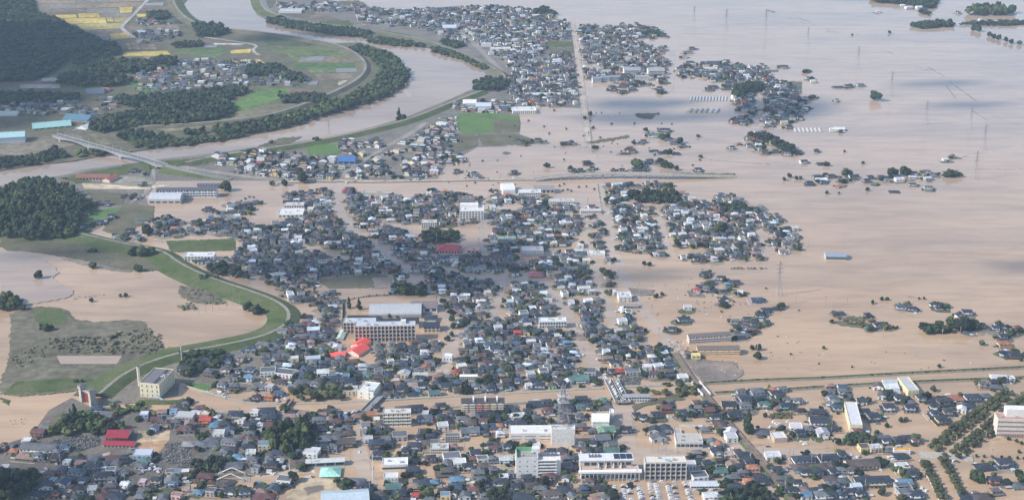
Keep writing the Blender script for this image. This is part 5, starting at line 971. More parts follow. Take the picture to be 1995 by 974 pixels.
def mass(name, items, mat='leaf'):
    """items: (variant, x, y, z, width, height, angle)"""
    Vs = []; Fs = []; Ks = []; n = 0
    for (v, f, c), x, y, z, wd, h, a in items:
        q = np.empty_like(v); q[:, 0] = (v[:, 0]*cos(a)-v[:, 1]*sin(a))*wd+x; q[:, 1] = (v[:, 0]*sin(a)+v[:, 1]*cos(a))*wd+y; q[:, 2] = v[:, 2]*h+z
        Vs.append(q); Fs.append(f+n); n += len(v); Ks.append(c*random.uniform(.6, 1.5)*np.array([random.uniform(.85, 1.25), 1, random.uniform(.8, 1.1)]))
    if not Vs: return
    F_ = np.concatenate(Fs); o = bpy.data.objects.new(name, mk_np(name, np.concatenate(Vs), F_.ravel().astype(np.int32), np.full(len(F_), 3, np.int32), [mat], np.zeros(len(F_), np.int32), np.concatenate(Ks)))
    C.objects.link(o); o['kind'] = 'stuff'
for nm, p, th, sp, base, kw, hl in WOODS:
    P_ = PX(p); ym = max(q[1] for q in P_); hp_ = ym-min(q[1] for q in P_); hh_ = (th+(hl[1] if hl else 0))/mpp(ym)*(.35 if hl and ym > 330 else .25 if ym > 330 else .1 if P_[0][0] > 1400 else .55)
    if P_[0][0] > 1400 and ym < 320: th *= 1.25
    k_ = max(.38, (hp_-hh_)/hp_); P_ = [(a, ym-(ym-b)*k_) for a, b in P_]; g = GP(P_); f = hill(P_, hl[0], hl[1], base) if hl else None
    xs = [q[0] for q in g]; ys = [q[1] for q in g]; far = max(q[1] for q in P_) < 320
    s_ = sp*(1.12 if far else 1); X, Y = np.meshgrid(np.arange(min(xs), max(xs)+s_, s_), np.arange(min(ys), max(ys)+s_, s_))
    X = X+rng.uniform(-.45, .45, X.shape)*s_; Y = Y+rng.uniform(-.45, .45, Y.shape)*s_; ok = inpoly_np(X, Y, g); X, Y = X[ok], Y[ok]
    Z = f(X, Y) if f else np.zeros_like(X); it = []
    for x, y, z in zip(X, Y, Z):
        h = th*random.choice((.7, .85, 1, 1, 1.15)); ch = random.choice(kw); it.append((random.choice((VARF if far else VARS)[ch]), x, y, z+base-h*.12, s_*random.uniform(1.25, 1.8), h, random.uniform(0, 6.28)))
        if random.random() < .2 or len(it) % 5 == 0: OCC.append((x, y, 3))
    ntree += len(it); mass(nm, it)
print('wood trees', ntree)
for e in '''b75,543,20 b180,523,18 b271,529,20 b288,458,26 b277,500,30 b262,498,24 b295,499,22 b90,645,18 b82,642,14 b100,643,14 b178,588,9 b245,578,10 b235,578,8 b178,492,11 b187,492,9 b172,492,8 b498,612,24 b505,612,20 b485,606,20 b440,372,24 d448,372,18 b590,355,26 b555,362,15 b530,362,12 d777,234,24 b786,234,14 d1456,842,46
b1477,682,14 b1465,681,11 b1476,699,17 b1278,580,11 b1290,576,9 d902,769,24 d910,769,28 d917,769,20 c370,752,8 b1705,196,24 b1150,226,11 b1140,233,9 b1065,327,13 b1406,452,24 b1396,452,18 b1388,448,14 d146,824,38 d138,822,26 d700,604,24 d680,600,22 b545,182,7 b620,205,8
b618,278,14 b612,275,9 b575,302,9 b528,280,10 b905,28,12 b950,22,14 b1057,22,12 b1030,45,9 b1100,44,9 b1156,251,7 b1157,291,9 b1164,290,9 b1360,268,8 b1258,256,9 b1290,272,16 b1300,272,15 b1324,280,16 b1235,282,10 b1237,326,24 b1246,330,20 b1296,328,20 b1306,328,16 b1318,332,12 b1285,318,14
b1365,308,8 b1450,312,0 b1647,344,20 b1655,344,16 b1735,342,18 b1745,342,16 b1760,342,22 b1768,342,18 b1850,345,20 b1860,345,16 b1870,345,12 b1840,345,12 b1528,352,8 b1681,320,8 b1645,297,6 b1538,346,10 b1611,378,8 b1634,378,6 b1690,372,9 b1560,350,9 b1552,350,9 b1905,120,0 b1905,62,16 b1897,60,14 b1928,72,12 b1936,76,12 b1945,78,12 b1960,82,12 b1970,86,12 b1985,88,12 b1733,66,7 b1660,70,5
b1697,640,8 b1748,640,7 b1740,640,8 b1700,592,9 b1620,630,10 b1605,680,8 b1830,716,9 b1912,672,14 b1822,648,20 b1806,650,18 b1877,644,34 b1890,640,26 b1850,632,20 b1862,634,18 b1945,635,16 b1965,655,14 b1975,690,16 b1995,695,12 b1660,716,5 b1718,585,8 b1728,585,8 b1770,593,8 b1790,583,5 b1800,583,6
b1600,905,0 b1910,940,18 b1898,936,24 b1905,938,26 b1992,940,22 b1985,930,20 b1728,832,10 b1755,822,12 b1765,820,10 b1818,762,14 b1798,778,16 b1808,776,16 b1522,840,16 b1515,845,14 b1600,800,12 b1645,775,12 b1660,782,10 b1552,838,0 b1535,862,0 b1490,812,10 b1370,782,0 b1345,812,16 b1330,808,14 b1320,812,12 b1395,838,12
b850,912,0 b835,968,24 b940,965,20 b960,972,26 b975,970,24 b815,905,12 b985,760,14 b770,812,10 b880,800,8 b895,806,8 b1160,748,14 b1132,756,10 b1100,930,18 b1105,925,14 b1170,940,12 b1180,948,14 b1190,965,18 b1228,948,12 b1250,852,0 b1408,905,14 b1385,922,20 b1378,918,14 b1262,600,0 b1183,540,18 b1175,532,16 b1190,542,16 b1265,518,10 b1255,516,9 b1230,520,0 b640,630,0
b355,712,14 b500,692,10 b455,715,12 b432,645,0 b210,700,0 b110,665,8 b138,672,7 b158,668,8 b185,668,7 b220,660,10 b230,655,9 b190,680,8 b225,672,8 b185,672,6 b98,672,6 b395,547,16 b405,545,14 b412,545,12 b422,548,12 b1030,900,0 b760,620,12 b775,620,10 b870,600,14 b878,612,14 b880,625,14 b882,640,16 b880,655,14 b872,664,12 b862,590,12 b800,606,6 b787,606,6 b600,700,0 b715,720,0 b765,700,12 b700,710,14 b745,715,12 b868,905,9 b430,968,16 b345,960,14 b335,942,14 b290,972,14 b330,972,12 b300,958,14 b150,745,8 b147,745,8 b160,745,8'''.split():
    k = {'b': random.choice(['broad', 'broad', 'dark', 'light']), 'd': 'conifer' if e[0] == 'd' else 'dark', 'c': 'cherry'}[e[0]]
    px, py, hp = map(float, e[1:].split(','))
    if hp > 0: treepx(k, px, py, hp, hp*(.62 if k == 'conifer' else 1.0))
for pts, n, hp in (('1812,872 1960,765', 22, 15), ('1822,880 1968,772', 20, 13), ('1856,884 1995,775', 20, 15), ('1868,892 2010,782', 18, 13), ('1797,903 1832,972', 12, 12), ('1805,903 1842,972', 11, 11), ('1832,896 1870,962', 12, 12), ('1840,892 1878,965', 11, 11)):
    (a, b), (c, d) = PX(pts)
    for i in range(n):
        t = (i+random.uniform(-.3, .3))/(n-1); treepx('cherry', a+(c-a)*t, b+(d-b)*t, hp*random.uniform(.8, 1.2), hp*random.uniform(1.0, 1.3), desc='olive-green cherry tree of a double row', group='double rows of cherry trees')
for x_ in (1884, 1902, 1917, 1933, 1951, 1966, 1982, 1995): treepx('broad', x_, 889+(x_-1884)*.05, 7, 7, desc='small round tree of a straight roadside row', group='roadside row of small round trees')
for x_, y_ in ((1965, 857), (1980, 861), (1935, 850), (1990, 865), (1985, 882), (1900, 853)): treepx('broad', x_, y_, 8, 8, desc='round tree in the flooded hospital car park', group='trees of the hospital car park')
for x_, y_, s_ in [(x, y, s) for x, y, s in [(470+8*i, 390+random.uniform(-6, 4), 4) for i in range(5)]+[(990+random.uniform(0, 400), 215+random.uniform(0, 110), random.uniform(2, 4.5)) for _ in range(46)]+[(870+random.uniform(0, 150), 295+random.uniform(0, 75), random.uniform(2, 4)) for _ in range(22)]+[(1090+random.uniform(0, 70), 360+random.uniform(0, 14), 4) for _ in range(8)]+[(1350+random.uniform(0, 250), 560+random.uniform(0, 160), random.uniform(2, 4.5)) for _ in range(14)]]:
    treepx('dark', x_, y_, s_, s_*1.2, name='bush', cat='bush', desc='small dark bush poking out of the flood', group='bushes poking out of the flood')
# garden shrubs and trees among the houses: the larger ones one by one, the rest as one mass
it = []; singles = []
oc = np.array(OCC)
for h in [q for q in HOUSES for _ in range(2)]:
    if random.random() < .72:
        a = random.uniform(0, 6.28); dd = max(h[3], h[4])*.5+random.uniform(1.5, 3.5); x, y = h[1]+cos(a)*dd, h[2]+sin(a)*dd; s_ = random.choice((2.2, 3, 3.8, 4.6, 6, 8))*random.uniform(.8, 1.15)
        if not foot_free(x, y, 1): continue
        px_, py_ = toPx(x, y)
        if py_ > 735 and -20 < px_ < 2010 and s_ > 3.4 and len(singles) < 150: singles.append((x, y, s_))
        else: it.append((random.choice(VARF[random.choice('bdl')]), x, y, -.3-s_*.12, s_*random.uniform(1, 1.6), s_*random.uniform(.8, 1.2), a))
mass('garden_shrubbery', it)
for x, y, s_ in singles: tree(random.choice(['broad', 'dark', 'light']), x, y, s_*1.1, s_*1.05, -.4, name='garden_tree', group='garden trees among the houses', desc='small garden tree')
# scrub on the floodplain, hedges
it = []
for poly, n, s0 in (('80,660 200,655 300,640 320,668 310,690 120,690', 260, 2.2), ('350,560 400,562 432,588 445,594 380,592', 90, 1.6), ('338,558 360,560 350,570 330,565', 16, 1.5), ('347,598 372,590 382,602 360,607', 40, 2.2), ('20,690 90,668 85,700 30,720', 60, 1.8), ('1620,616 1700,622 1730,640 1650,632', 90, 2.4), ('1500,806 1548,806 1542,815 1502,816', 50, 1.8)):
    P_ = GP(PX(poly)); xs = [p[0] for p in P_]; ys = [p[1] for p in P_]
    for _ in range(n*4):
        x, y = random.uniform(min(xs), max(xs)), random.uniform(min(ys), max(ys))
        if inpoly(x, y, P_) and len(it) < 4000 and random.random() < .4: s_ = s0*random.uniform(.5, 1.6); it.append((random.choice(GV), x, y, -.3, s_*1.6, s_, 0)) if 'GV' in globals() else None
GV = [crown('grey', 4, 10, 77+i) for i in range(4)]
it = []
for poly, n, s0 in (('80,660 200,655 300,640 320,668 310,690 120,690', 300, 2.2), ('350,560 400,562 432,588 445,594 380,592', 70, 1.6), ('347,598 372,590 382,602 360,607', 40, 2.2), ('20,690 90,668 85,700 30,720', 60, 1.8), ('1620,616 1700,622 1730,640 1650,632', 90, 2.4), ('1500,806 1548,806 1542,815 1502,816', 50, 1.8), ('1740,590 1770,588 1772,600 1745,604', 30, 2)):
    P_ = GP(PX(poly)); xs = [p[0] for p in P_]; ys = [p[1] for p in P_]; k = 0
    while k < n:
        x, y = random.uniform(min(xs), max(xs)), random.uniform(min(ys), max(ys)); 
        if inpoly(x, y, P_): s_ = s0*random.uniform(.5, 1.6); it.append((random.choice(GV), x, y, -.2, s_*1.6, s_, 0)); k += 1
mass('scrub_undergrowth', it)
it = []
HEDGE = ('1380,747 1480,741 1500,740', '1580,738 1640,735', '1700,732 1850,724 2010,716', '1395,766 1500,761 1620,753 1700,748 1850,742 1990,738', '1425,524 1500,524', '670,585 668,640', '668,586 740,575 850,574', '560,672 590,660 602,700 655,702 880,702' , '1492,20 1512,26', '1536,35 1550,39', '1560,43 1572,48', '1548,33 1580,45', '1610,62 1632,70', '1607,57 1640,68', '1720,98 1750,110', '1782,128 1812,140', '1805,130 1840,150', '1843,168 1862,192', '1850,160 1902,198', '1893,216 1925,236', '1930,223 1940,229', '1650,69 1662,70', '1668,69 1685,68', '1690,67 1712,67',
         '1360,308 1372,310', '1375,312 1440,317 1510,322', '1535,322 1580,324', '1495,321 1510,322', '1345,306 1365,309', '1760,577 1800,583', '1640,742 1650,741', '1125,290 1152,288', '1850,312 1888,304', '20,820 58,815', '25,827 48,822', '32,829 50,825', '230,690 300,688', '100,712 175,713 235,710', '145,583 220,573 150,580', '300,470 320,472', '1862,331 1995,331', '1150,250 1155,300', '1165,360 1175,420')
HEDGE = HEDGE[:7]+HEDGE[8:]
for hd in HEDGE:
    g = GP(smoothline(PX(hd), 1))
    for (x0, y0), (x1, y1) in zip(g[:-1], g[1:]):
        n = max(1, int(math.hypot(x1-x0, y1-y0)/2.4))
        for i in range(n):
            t = i/n; s_ = random.uniform(1.2, 2.4) if HEDGE.index(hd) < 8 else random.uniform(.6, 1.1)
            if random.random() < (.12 if HEDGE.index(hd) < 8 else .3): continue
            it.append((random.choice(VARF['b']), x0+(x1-x0)*t+random.uniform(-.5, .5), y0+(y1-y0)*t, .1, s_*1.5, s_, i))
mass('hedge_undergrowth', it)
# ------------------------------------------------------------ bridges, railway
def G3(px, py, z): x, y = G(px, py, z); return (x, y, z)
def bridge(name, label, pts, width, z, deckc, railc, railh=1.1, thick=.9, girder=None, ref=None, piers=(), kind='bridge', railw=.3, twin=False):
    a, b = GP(PX(pts)); L = math.hypot(b[0]-a[0], b[1]-a[1]); r = atan2(b[1]-a[1], b[0]-a[0]); cx, cy = (a[0]+b[0])/2, (a[1]+b[1])/2
    o = thing(name, kind, cx, cy, 0, r, label=label)
    if ref: REFS.append((ref, cx, cy))
    mb = MB(); mb.box(0, 0, z-thick, L, width, thick, 'asphalt', deckc); mb.build('deck', o)
    for s in (-1, 1):
        mb = MB(); mb.box(0, s*(width/2+railw/2), z-thick-.2 if girder else z-thick*.6, L, railw, railh+thick*.6+(.2 if girder else 0), 'paint', railc); mb.build('parapet', o)
    for q in piers:
        mb = MB(); mb.box(L*q, 0, -2.5, 1.4, width*.8, z-thick+2.5, 'concrete', (.4, .38, .35)); mb.build('pier', o)
    mb = MB(); mb.box(0, 0, z+.004, L, .15, .01, 'paint', (.6, .6, .6)); mb.build('centre_line', o)
    return o, r, L
bridge('road_bridge', 'grey steel road bridge crossing the canal beside the white hall', '741,776 711,806', 6.5, 2.8, (.20, .19, .19), (.45, .50, .54), 1.3, ref='the grey canal bridge', piers=(0,))
bridge('foot_bridge', 'small bridge with rust-red sides over the canal', '569,783 550,806', 3.6, 2.6, (.30, .28, .27), (.28, .10, .06), 1.4, ref='the rust-red bridge')
for k, (p, lb) in enumerate((('1185,745 1207,789', 'one of two parallel road bridges packed with stranded cars, beside the white warehouse bank'), ('1196,744 1220,789', 'parallel road bridge packed with stranded cars, beside the white terrace'))):
    bridge('road_bridge', lb, p, 7, 2.8+.0*k, (.20, .19, .185), (.55, .55, .55), .9, ref='the double canal bridge' if k == 0 else None, piers=(-.15, .15))
rl = GP(smoothline(PX('1316,690 1334,718 1352,744 1366,760 1384,782 1410,815 1445,855 1490,905 1550,985 1580,1030')))
ribbon('railway_embankment', rl, [(-6, -1, 'grass', CC), (-3, 1.5, 'ground', (.20, .15, .125)), (3, 1.5, 'grass', CC), (6.5, -1, 'grass', CC)], kind='structure')
for s in (-1.9, -.8, .8, 1.9):
    ribbon('rail_track', rl, [(s-.09, 1.52, 'metal', (.22, .15, .12)), (s-.09, 1.66, 'metal', (.30, .22, .18)), (s+.09, 1.66, 'metal', (.22, .15, .12)), (s+.09, 1.52, 'metal', (.2, .15, .12))], kind='structure')
a, b = G(1355, 748), G(1377, 773); r = atan2(b[1]-a[1], b[0]-a[0]); L = math.hypot(b[0]-a[0], b[1]-a[1])
o = thing('railway_bridge', 'bridge', (a[0]+b[0])/2, (a[1]+b[1])/2, 0, r, label='railway bridge with two pale grey plate girders over the canal'); REFS.append(('the railway bridge', (a[0]+b[0])/2, (a[1]+b[1])/2))
mb = MB(); mb.box(0, 0, .9, L, 6, .7, 'concrete', (.2, .15, .13)); mb.build('deck', o)
for s in (-1, 1):
    mb = MB(); mb.box(0, s*3.6, .6, L, .8, 2.6, 'paint', (.66, .68, .70)); mb.build('girder', o)
# far river bridge: haunched white girders on piers
A_, B_ = G3(106, 262, 9), G3(322, 322, 7); L = math.hypot(B_[0]-A_[0], B_[1]-A_[1]); r = atan2(B_[1]-A_[1], B_[0]-A_[0])
o = thing('river_bridge', 'bridge', A_[0], A_[1], 0, r, label='long haunched road bridge with lamp posts crossing the brown river'); REFS.append(('the long river bridge', (A_[0]+B_[0])/2, (A_[1]+B_[1])/2))
mb = MB(); W2 = 4.8
def zd(t): return 9-2*t
n = 24
for i in range(n):
    t0, t1 = i/n, (i+1)/n; x0, x1 = L*t0, L*t1
    mb.add([(x0, -W2, zd(t0)-.5), (x1, -W2, zd(t1)-.5), (x1, W2, zd(t1)-.5), (x0, W2, zd(t0)-.5), (x0, -W2, zd(t0)), (x1, -W2, zd(t1)), (x1, W2, zd(t1)), (x0, W2, zd(t0))], [(4, 5, 6, 7), (0, 1, 5, 4), (2, 3, 7, 6), (3, 2, 1, 0)], 'asphalt', (.14, .135, .13))
mb.build('deck', o)
PT_ = (.06, .33, .62, .93)
for s in (-1, 1):
    mb = MB()
    for i in range(48):
        t0, t1 = i/48, (i+1)/48
        def dp(t): return 1.2+2.6*max(0, 1-min(abs(t-p) for p in PT_)/.12)**1.5
        y0 = s*(W2-1.2)
        for yy in (y0-.5, y0+.5):
            mb.add([(L*t0, yy, zd(t0)-.5-dp(t0)), (L*t1, yy, zd(t1)-.5-dp(t1)), (L*t1, yy, zd(t1)-.5), (L*t0, yy, zd(t0)-.5)], [(0, 1, 2, 3)], 'paint', (.34, .35, .37))
        mb.add([(L*t0, y0-.5, zd(t0)-.5-dp(t0)), (L*t1, y0-.5, zd(t1)-.5-dp(t1)), (L*t1, y0+.5, zd(t1)-.5-dp(t1)), (L*t0, y0+.5, zd(t0)-.5-dp(t0))], [(0, 1, 2, 3)], 'paint', (.5, .5, .52))
    mb.build('girder', o)
    mb = MB(); mb.add([(0, s*W2-.1, zd(0)), (L, s*W2-.1, zd(1)), (L, s*W2+.1, zd(1)), (0, s*W2+.1, zd(0)), (0, s*W2-.1, zd(0)+1), (L, s*W2-.1, zd(1)+1), (L, s*W2+.1, zd(1)+1), (0, s*W2+.1, zd(0)+1)], [(4, 5, 6, 7), (0, 1, 5, 4), (2, 3, 7, 6)], 'paint', (.32, .33, .36)); mb.build('railing', o)
for s in (-2.0, 2.0):
    mb = MB(); mb.add([(0, s-.12, zd(0)+.01), (L, s-.12, zd(1)+.01), (L, s+.12, zd(1)+.01), (0, s+.12, zd(0)+.01)], [(0, 1, 2, 3)], 'paint', (.6, .6, .6)); mb.build('lane_line', o)
for p in PT_:
    mb = MB(); mb.box(L*p, 0, -3, 2.4, 6, zd(p)-.5-3.5+3, 'concrete', (.5, .48, .45)); mb.build('pier', o)
lampm = MB(); lampm.bar((0, 0, 0), (0, 0, 9), .16, 'paint', (.6, .6, .58), 6); lampm.bar((0, 0, 9), (0, 2.2, 9.6), .12, 'paint', (.6, .6, .58), 5); lampm.box(0, 2.3, 9.45, .5, 1.0, .25, 'paint', (.7, .7, .68)); LAMP = lampm.mesh('street_lamp')
def single(mesh, name, cat, x, y, z=0, rot=0, group=None, desc=None, label=None, sc_=1):
    o = bpy.data.objects.new(name, mesh); C.objects.link(o); o.location = (x, y, z); o.rotation_euler = (0, 0, rot); o.scale = (sc_,)*3; o['category'] = cat
    if group: o['group'] = group
    if label: o['label'] = label
    else: THINGS.append((o, desc, x, y))
    return o
for i in range(13):
    t = .06+i*.073; x, y = A_[0]+cos(r)*L*t+sin(r)*W2, A_[1]+sin(r)*L*t-cos(r)*W2
    single(LAMP, 'street_lamp', 'street lamp', x, y, zd(t), r, 'street lamps on the river bridge', 'pale street lamp post on the river bridge')
for px_, py_ in ((320, 330), (354, 318), (372, 322), (366, 340), (343, 335), (397, 345), (424, 348)): x, y = G(px_, py_); single(LAMP, 'street_lamp', 'street lamp', x, y, 1, r, 'street lamps on the bridge approach', 'pale street lamp on the bridge approach')
# ramp after the bridge
B2 = G(322, 322, 7); ribbon('road', [B2, ((B2[0]+G(350, 330)[0])/2, (B2[1]+G(350, 330)[1])/2), G(352, 330), G(420, 345), G(455, 350)], [(-14, -6, 'grass', CC), (-6.5, 0, 'asphalt', (.24, .23, .22)), (6.5, 0, 'grass', CC), (14, -6, 'grass', CC)], 6.8, kind='structure') if False else None
g = [B2, G(352, 330, 5), G(400, 340, 3), G(450, 349, 1)]
mb = MB(); vs = []
for i, ((x, y), z) in enumerate(zip(g, (7, 5, 2.6, .8))):
    a_ = g[max(0, i-1)]; b_ = g[min(3, i+1)]; dx, dy = b_[0]-a_[0], b_[1]-a_[1]; l_ = math.hypot(dx, dy); nx, ny = dy/l_, -dx/l_
    for off, zz in ((-5-z*1.6, 0), (-5, z), (5, z), (5+z*1.6, 0)): vs.append((x+nx*off, y+ny*off, zz))
for i in range(3):
    for j, (m_, c_) in enumerate((('grass', CC), ('asphalt', (.25, .235, .22)), ('grass', CC))):
        k = i*4+j; mb.add([vs[k], vs[k+1], vs[k+5], vs[k+4]], [(0, 1, 2, 3)], m_, c_)
mb.build('bridge_ramp_road', kind='structure')
# elevated bypass
el = [(1042, 351, 1), (1070, 346, 3), (1110, 342, 5), (1150, 339.5, 6), (1200, 338, 6), (1260, 339, 6), (1310, 341, 5), (1360, 342.5, 3), (1432, 344, .6)]
gx = smoothline([G3(*e) for e in el], 0); o = thing('elevated_road', 'elevated road', gx[4][0], gx[4][1], 0, 0, label='long elevated concrete road on piers curving above the flood'); REFS.append(('the elevated road', gx[4][0], gx[4][1]))
mb = MB(); m2 = MB(); m3 = MB(); ox, oy = gx[4][:2]
for (a, b) in zip(gx[:-1], gx[1:]):
    dx, dy = b[0]-a[0], b[1]-a[1]; l_ = math.hypot(dx, dy); nx, ny = -dy/l_*4.2, dx/l_*4.2
    def q(p, s, z): return (p[0]-ox+nx*s, p[1]-oy+ny*s, p[2]+z)
    mb.add([q(a, -1, 0), q(b, -1, 0), q(b, 1, 0), q(a, 1, 0), q(a, -1, -1.4), q(b, -1, -1.4), q(b, 1, -1.4), q(a, 1, -1.4)], [(0, 1, 2, 3), (4, 5, 1, 0), (6, 7, 3, 2), (7, 6, 5, 4)], 'concrete', (.34, .31, .28))
    for s in (-1, 1): m2.add([q(a, s*1.02, -.5), q(b, s*1.02, -.5), q(b, s*1.06, -.5), q(a, s*1.06, -.5), q(a, s*1.02, 1.1), q(b, s*1.02, 1.1), q(b, s*1.06, 1.1), q(a, s*1.06, 1.1)], [(0, 1, 5, 4), (2, 3, 7, 6), (4, 5, 6, 7)], 'concrete', (.50, .47, .43))
mb.build('deck', o); m2.build('parapet', o)
for i in range(13):
    t = (i+.5)/13*5+1; k = int(t); f_ = t-k; a, b = gx[k], gx[k+1]; x, y, z = [a[j]+(b[j]-a[j])*f_ for j in range(3)]
    mb = MB(); mb.box(x-ox, y-oy, -2, 2, 8, z-1.4+2, 'concrete', (.30, .28, .26)); mb.build('pier', o)
sheet('grass_verge', '1285,339 1340,338 1432,339 1434,342 1300,342', .4, 'grass')
ribbon('road', GP(PX('1350,343 1435,342.5')), [(-5, 0, 'asphalt', (.33, .3, .27)), (5, 0, 'asphalt', CC)], .45, kind='structure')
ribbon('road', GP(PX('1790,886 1840,888 1895,893')), [(-6, -.6, 'concrete', CC), (-6, .6, 'concrete', (.42, .38, .33)), (6, .6, 'concrete', CC), (6, -.6, 'concrete', CC)], 0, kind='structure')
sheet('dirt_path', '1850,872 1870,872 1965,792 1958,788', .1, 'ground', (.46, .35, .24))
for i, p in enumerate(('1791,897 1800,915 1815,945 1830,975', '1850,898 1852,915 1862,940 1880,955')):
    g = GP(smoothline(PX(p))); o = thing('low_wall', 'wall', g[0][0], g[0][1], label=('pale concrete kerb wall beside the first cherry row', 'curved white concrete wall around the flooded car park')[i]); mb = MB()
    for a, b in zip(g[:-1], g[1:]): mb.bar((a[0]-g[0][0], a[1]-g[0][1], .5), (b[0]-g[0][0], b[1]-g[0][1], .5), .45, 'concrete', (.55, .52, .47))
    mb.build('coping', o)
for i, (p, lb) in enumerate((('1323,831 1368,832', 'long low white wall behind the beige store'), ('668,586 667,640', 'green mesh school fence along the narrow lane'))):
    g = GP(PX(p)); o = thing('boundary_wall' if i == 0 else 'mesh_fence', 'wall' if i == 0 else 'fence', g[0][0], g[0][1], label=lb); mb = MB(); d_ = (g[1][0]-g[0][0], g[1][1]-g[0][1])
    L_ = math.hypot(*d_); mb.box(L_/2, 0, -1, L_, .3, 3.2, 'concrete', (.62, .60, .56) if i == 0 else (.10, .20, .12)); w_ = mb.build('panel', o); o.rotation_euler = (0, 0, atan2(d_[1], d_[0]))
# ------------------------------------------------------------ pylons, poles
pm = {}
def pylon_parts():
    mb = MB(); c_ = (.25, .26, .28); H_ = 40
    def hw(z): return 3.6-3.0*min(1, z/27)**.8
    for sx in (-1, 1):
        for sy in (-1, 1):
            zz = 0
            while zz < H_: z2 = min(H_, zz+4); mb.bar((sx*hw(zz), sy*hw(zz), zz), (sx*hw(z2), sy*hw(z2), z2), .13, 'metal', c_); zz = z2
    pm['leg'] = mb.mesh('leg'); mb = MB(); zz = 0
    while zz < H_:
        z2 = min(H_, zz+4); a, b = hw(zz), hw(z2)
        for p, q in (((-a, -a), (b, -b)), ((a, -a), (-b, -b)), ((-a, a), (b, b)), ((a, -a), (b, b)), ((-a, -a), (-b, b))): mb.bar((p[0], p[1], zz), (q[0], q[1], z2), .09, 'metal', c_)
        zz = z2
    pm['lattice_bracing'] = mb.mesh('lattice_bracing'); mb = MB()
    mb.bar((-5, 0, 0), (5, 0, 0), .2, 'metal', c_); mb.bar((-5, 0, 0), (0, 0, 1.6), .1, 'metal', c_); mb.bar((5, 0, 0), (0, 0, 1.6), .1, 'metal', c_); pm['crossarm'] = mb.mesh('crossarm')
pylon_parts()
for px_, py_, hp in ((1573, 88, 34), (1671, 127, 37), (1735, 187, 48), (1803, 243, 46), (1899, 350, 56), (1916, 292, 50), (1414, 58, 40), (1491, 62, 42), (1516, 575, 66), (1352, 42, 30), (641, 262, 24), (1890, 250, 40)):
    x, y = G(px_, py_); s = hp*mpp(py_)/cdep(py_)/40; o = thing('transmission_tower', 'pylon', x, y, 0, .5, group='transmission towers across the flooded plain', desc='thin grey lattice transmission tower standing in the flood'); o.scale = (s,)*3
    child(pm['leg'], 'leg', o); child(pm['lattice_bracing'], 'lattice_bracing', o)
    for z in (26, 31, 36): child(pm['crossarm'], 'crossarm', o, (0, 0, z))
mb = MB(); c_ = (.33, .31, .29); mb.bar((0, 0, -2), (0, 0, 10.5), .19, 'concrete', c_, 6)
for z in (9.2, 9.9): mb.box(0, 0, z, 2.2, .15, .15, 'metal', (.3, .3, .3))
mb.bar((.4, 0, 7.6), (.4, 0, 8.6), .32, 'metal', (.45, .45, .45), 6); POLE = mb.mesh('utility_pole')
npole = 0
for g, hw in ROADS:
    acc = 0
    for (x0, y0), (x1, y1) in zip(g[:-1], g[1:]):
        l_ = math.hypot(x1-x0, y1-y0); acc += l_
        if acc > 42 and npole < 150:
            acc = 0; px_, py_ = toPx(x1, y1)
            if py_ < 130 or not (0 < px_ < 1995) or py_ > 974: continue
            nx, ny = (y1-y0)/l_, -(x1-x0)/l_; s = random.choice((-1, 1)); x, y = x1+nx*(hw+.8)*s, y1+ny*(hw+.8)*s
            single(POLE, 'utility_pole', 'utility pole', x, y, 0, random.uniform(0, 3), 'utility poles along the flooded streets', 'concrete utility pole'); npole += 1
for e in '1506,905 1537,895 1545,893 1580,905 1600,905 1608,880 1625,878 1697,880 1712,887 1270,880 1282,882 1297,885 1320,885 1108,890 1119,870 1117,900 1230,925 1240,935 1395,925 1412,900 1472,890 1455,870 1552,870 1485,895 1195,865 1120,850 1212,835 1235,830 1040,820 1068,822 905,880 980,885 815,855 720,960 728,930 683,900 607,910 640,890 565,915 548,912 485,895 438,905 430,935 405,925 355,905 297,870 286,836 208,825 450,828 468,815 90,918 118,905 187,920 230,915 260,955 1920,860 1869,880 1862,870 1932,895 1943,895 1800,935 1920,960 1430,590 1437,585 1550,590 1608,595 1622,598 1650,598 1703,600 1720,655 1835,660 1896,665 1870,655 1500,700 1575,480 1640,470 1475,690 1240,712 1265,742'.split():
    px_, py_ = map(float, e.split(',')); x, y = G(px_, py_); single(POLE, 'utility_pole', 'utility pole', x, y, 0, random.uniform(0, 3), 'utility poles along the flooded streets', 'concrete utility pole')
# two tall white sign masts on the flooded street, and other slim masts
for px_, py_, hp, lb in ((727, 934, 52, 'tall thin white mast beside the white clinic'), (565, 928, 24, 'slim white mast by the flooded petrol forecourt'), (355, 712, 40, 'red and white lattice mast behind the levee houses')):
    x, y = G(px_, py_); h = hp*mpp(py_)/cdep(py_); o = thing('mast', 'mast', x, y, label=lb); mb = MB(); mb.bar((0, 0, -2), (0, 0, h), .35, 'paint', (.7, .7, .68), 6); mb.build('pole', o); mb = MB(); mb.bar((0, 0, h), (0, 0, h+1), .5, 'paint', (.6, .2, .15), 6); mb.build('cap', o)
# ball park net posts
for i in range(8):
    px_, py_ = 388+13.2*i, 614-3.6*i; x, y = G(px_, py_); mb = MB()
    if i == 0: mb.bar((0, 0, -1), (0, 0, 11), .16, 'metal', (.16, .28, .24)); mb.box(-.2, 0, 10.4, 1.0, .1, .1, 'metal', (.16, .28, .24)); NP = mb.mesh('net_post')
    single(NP, 'net_post', 'post', x, y, 0, 0, 'tall green posts of the ball park net', 'tall green net post at the flooded ball park')
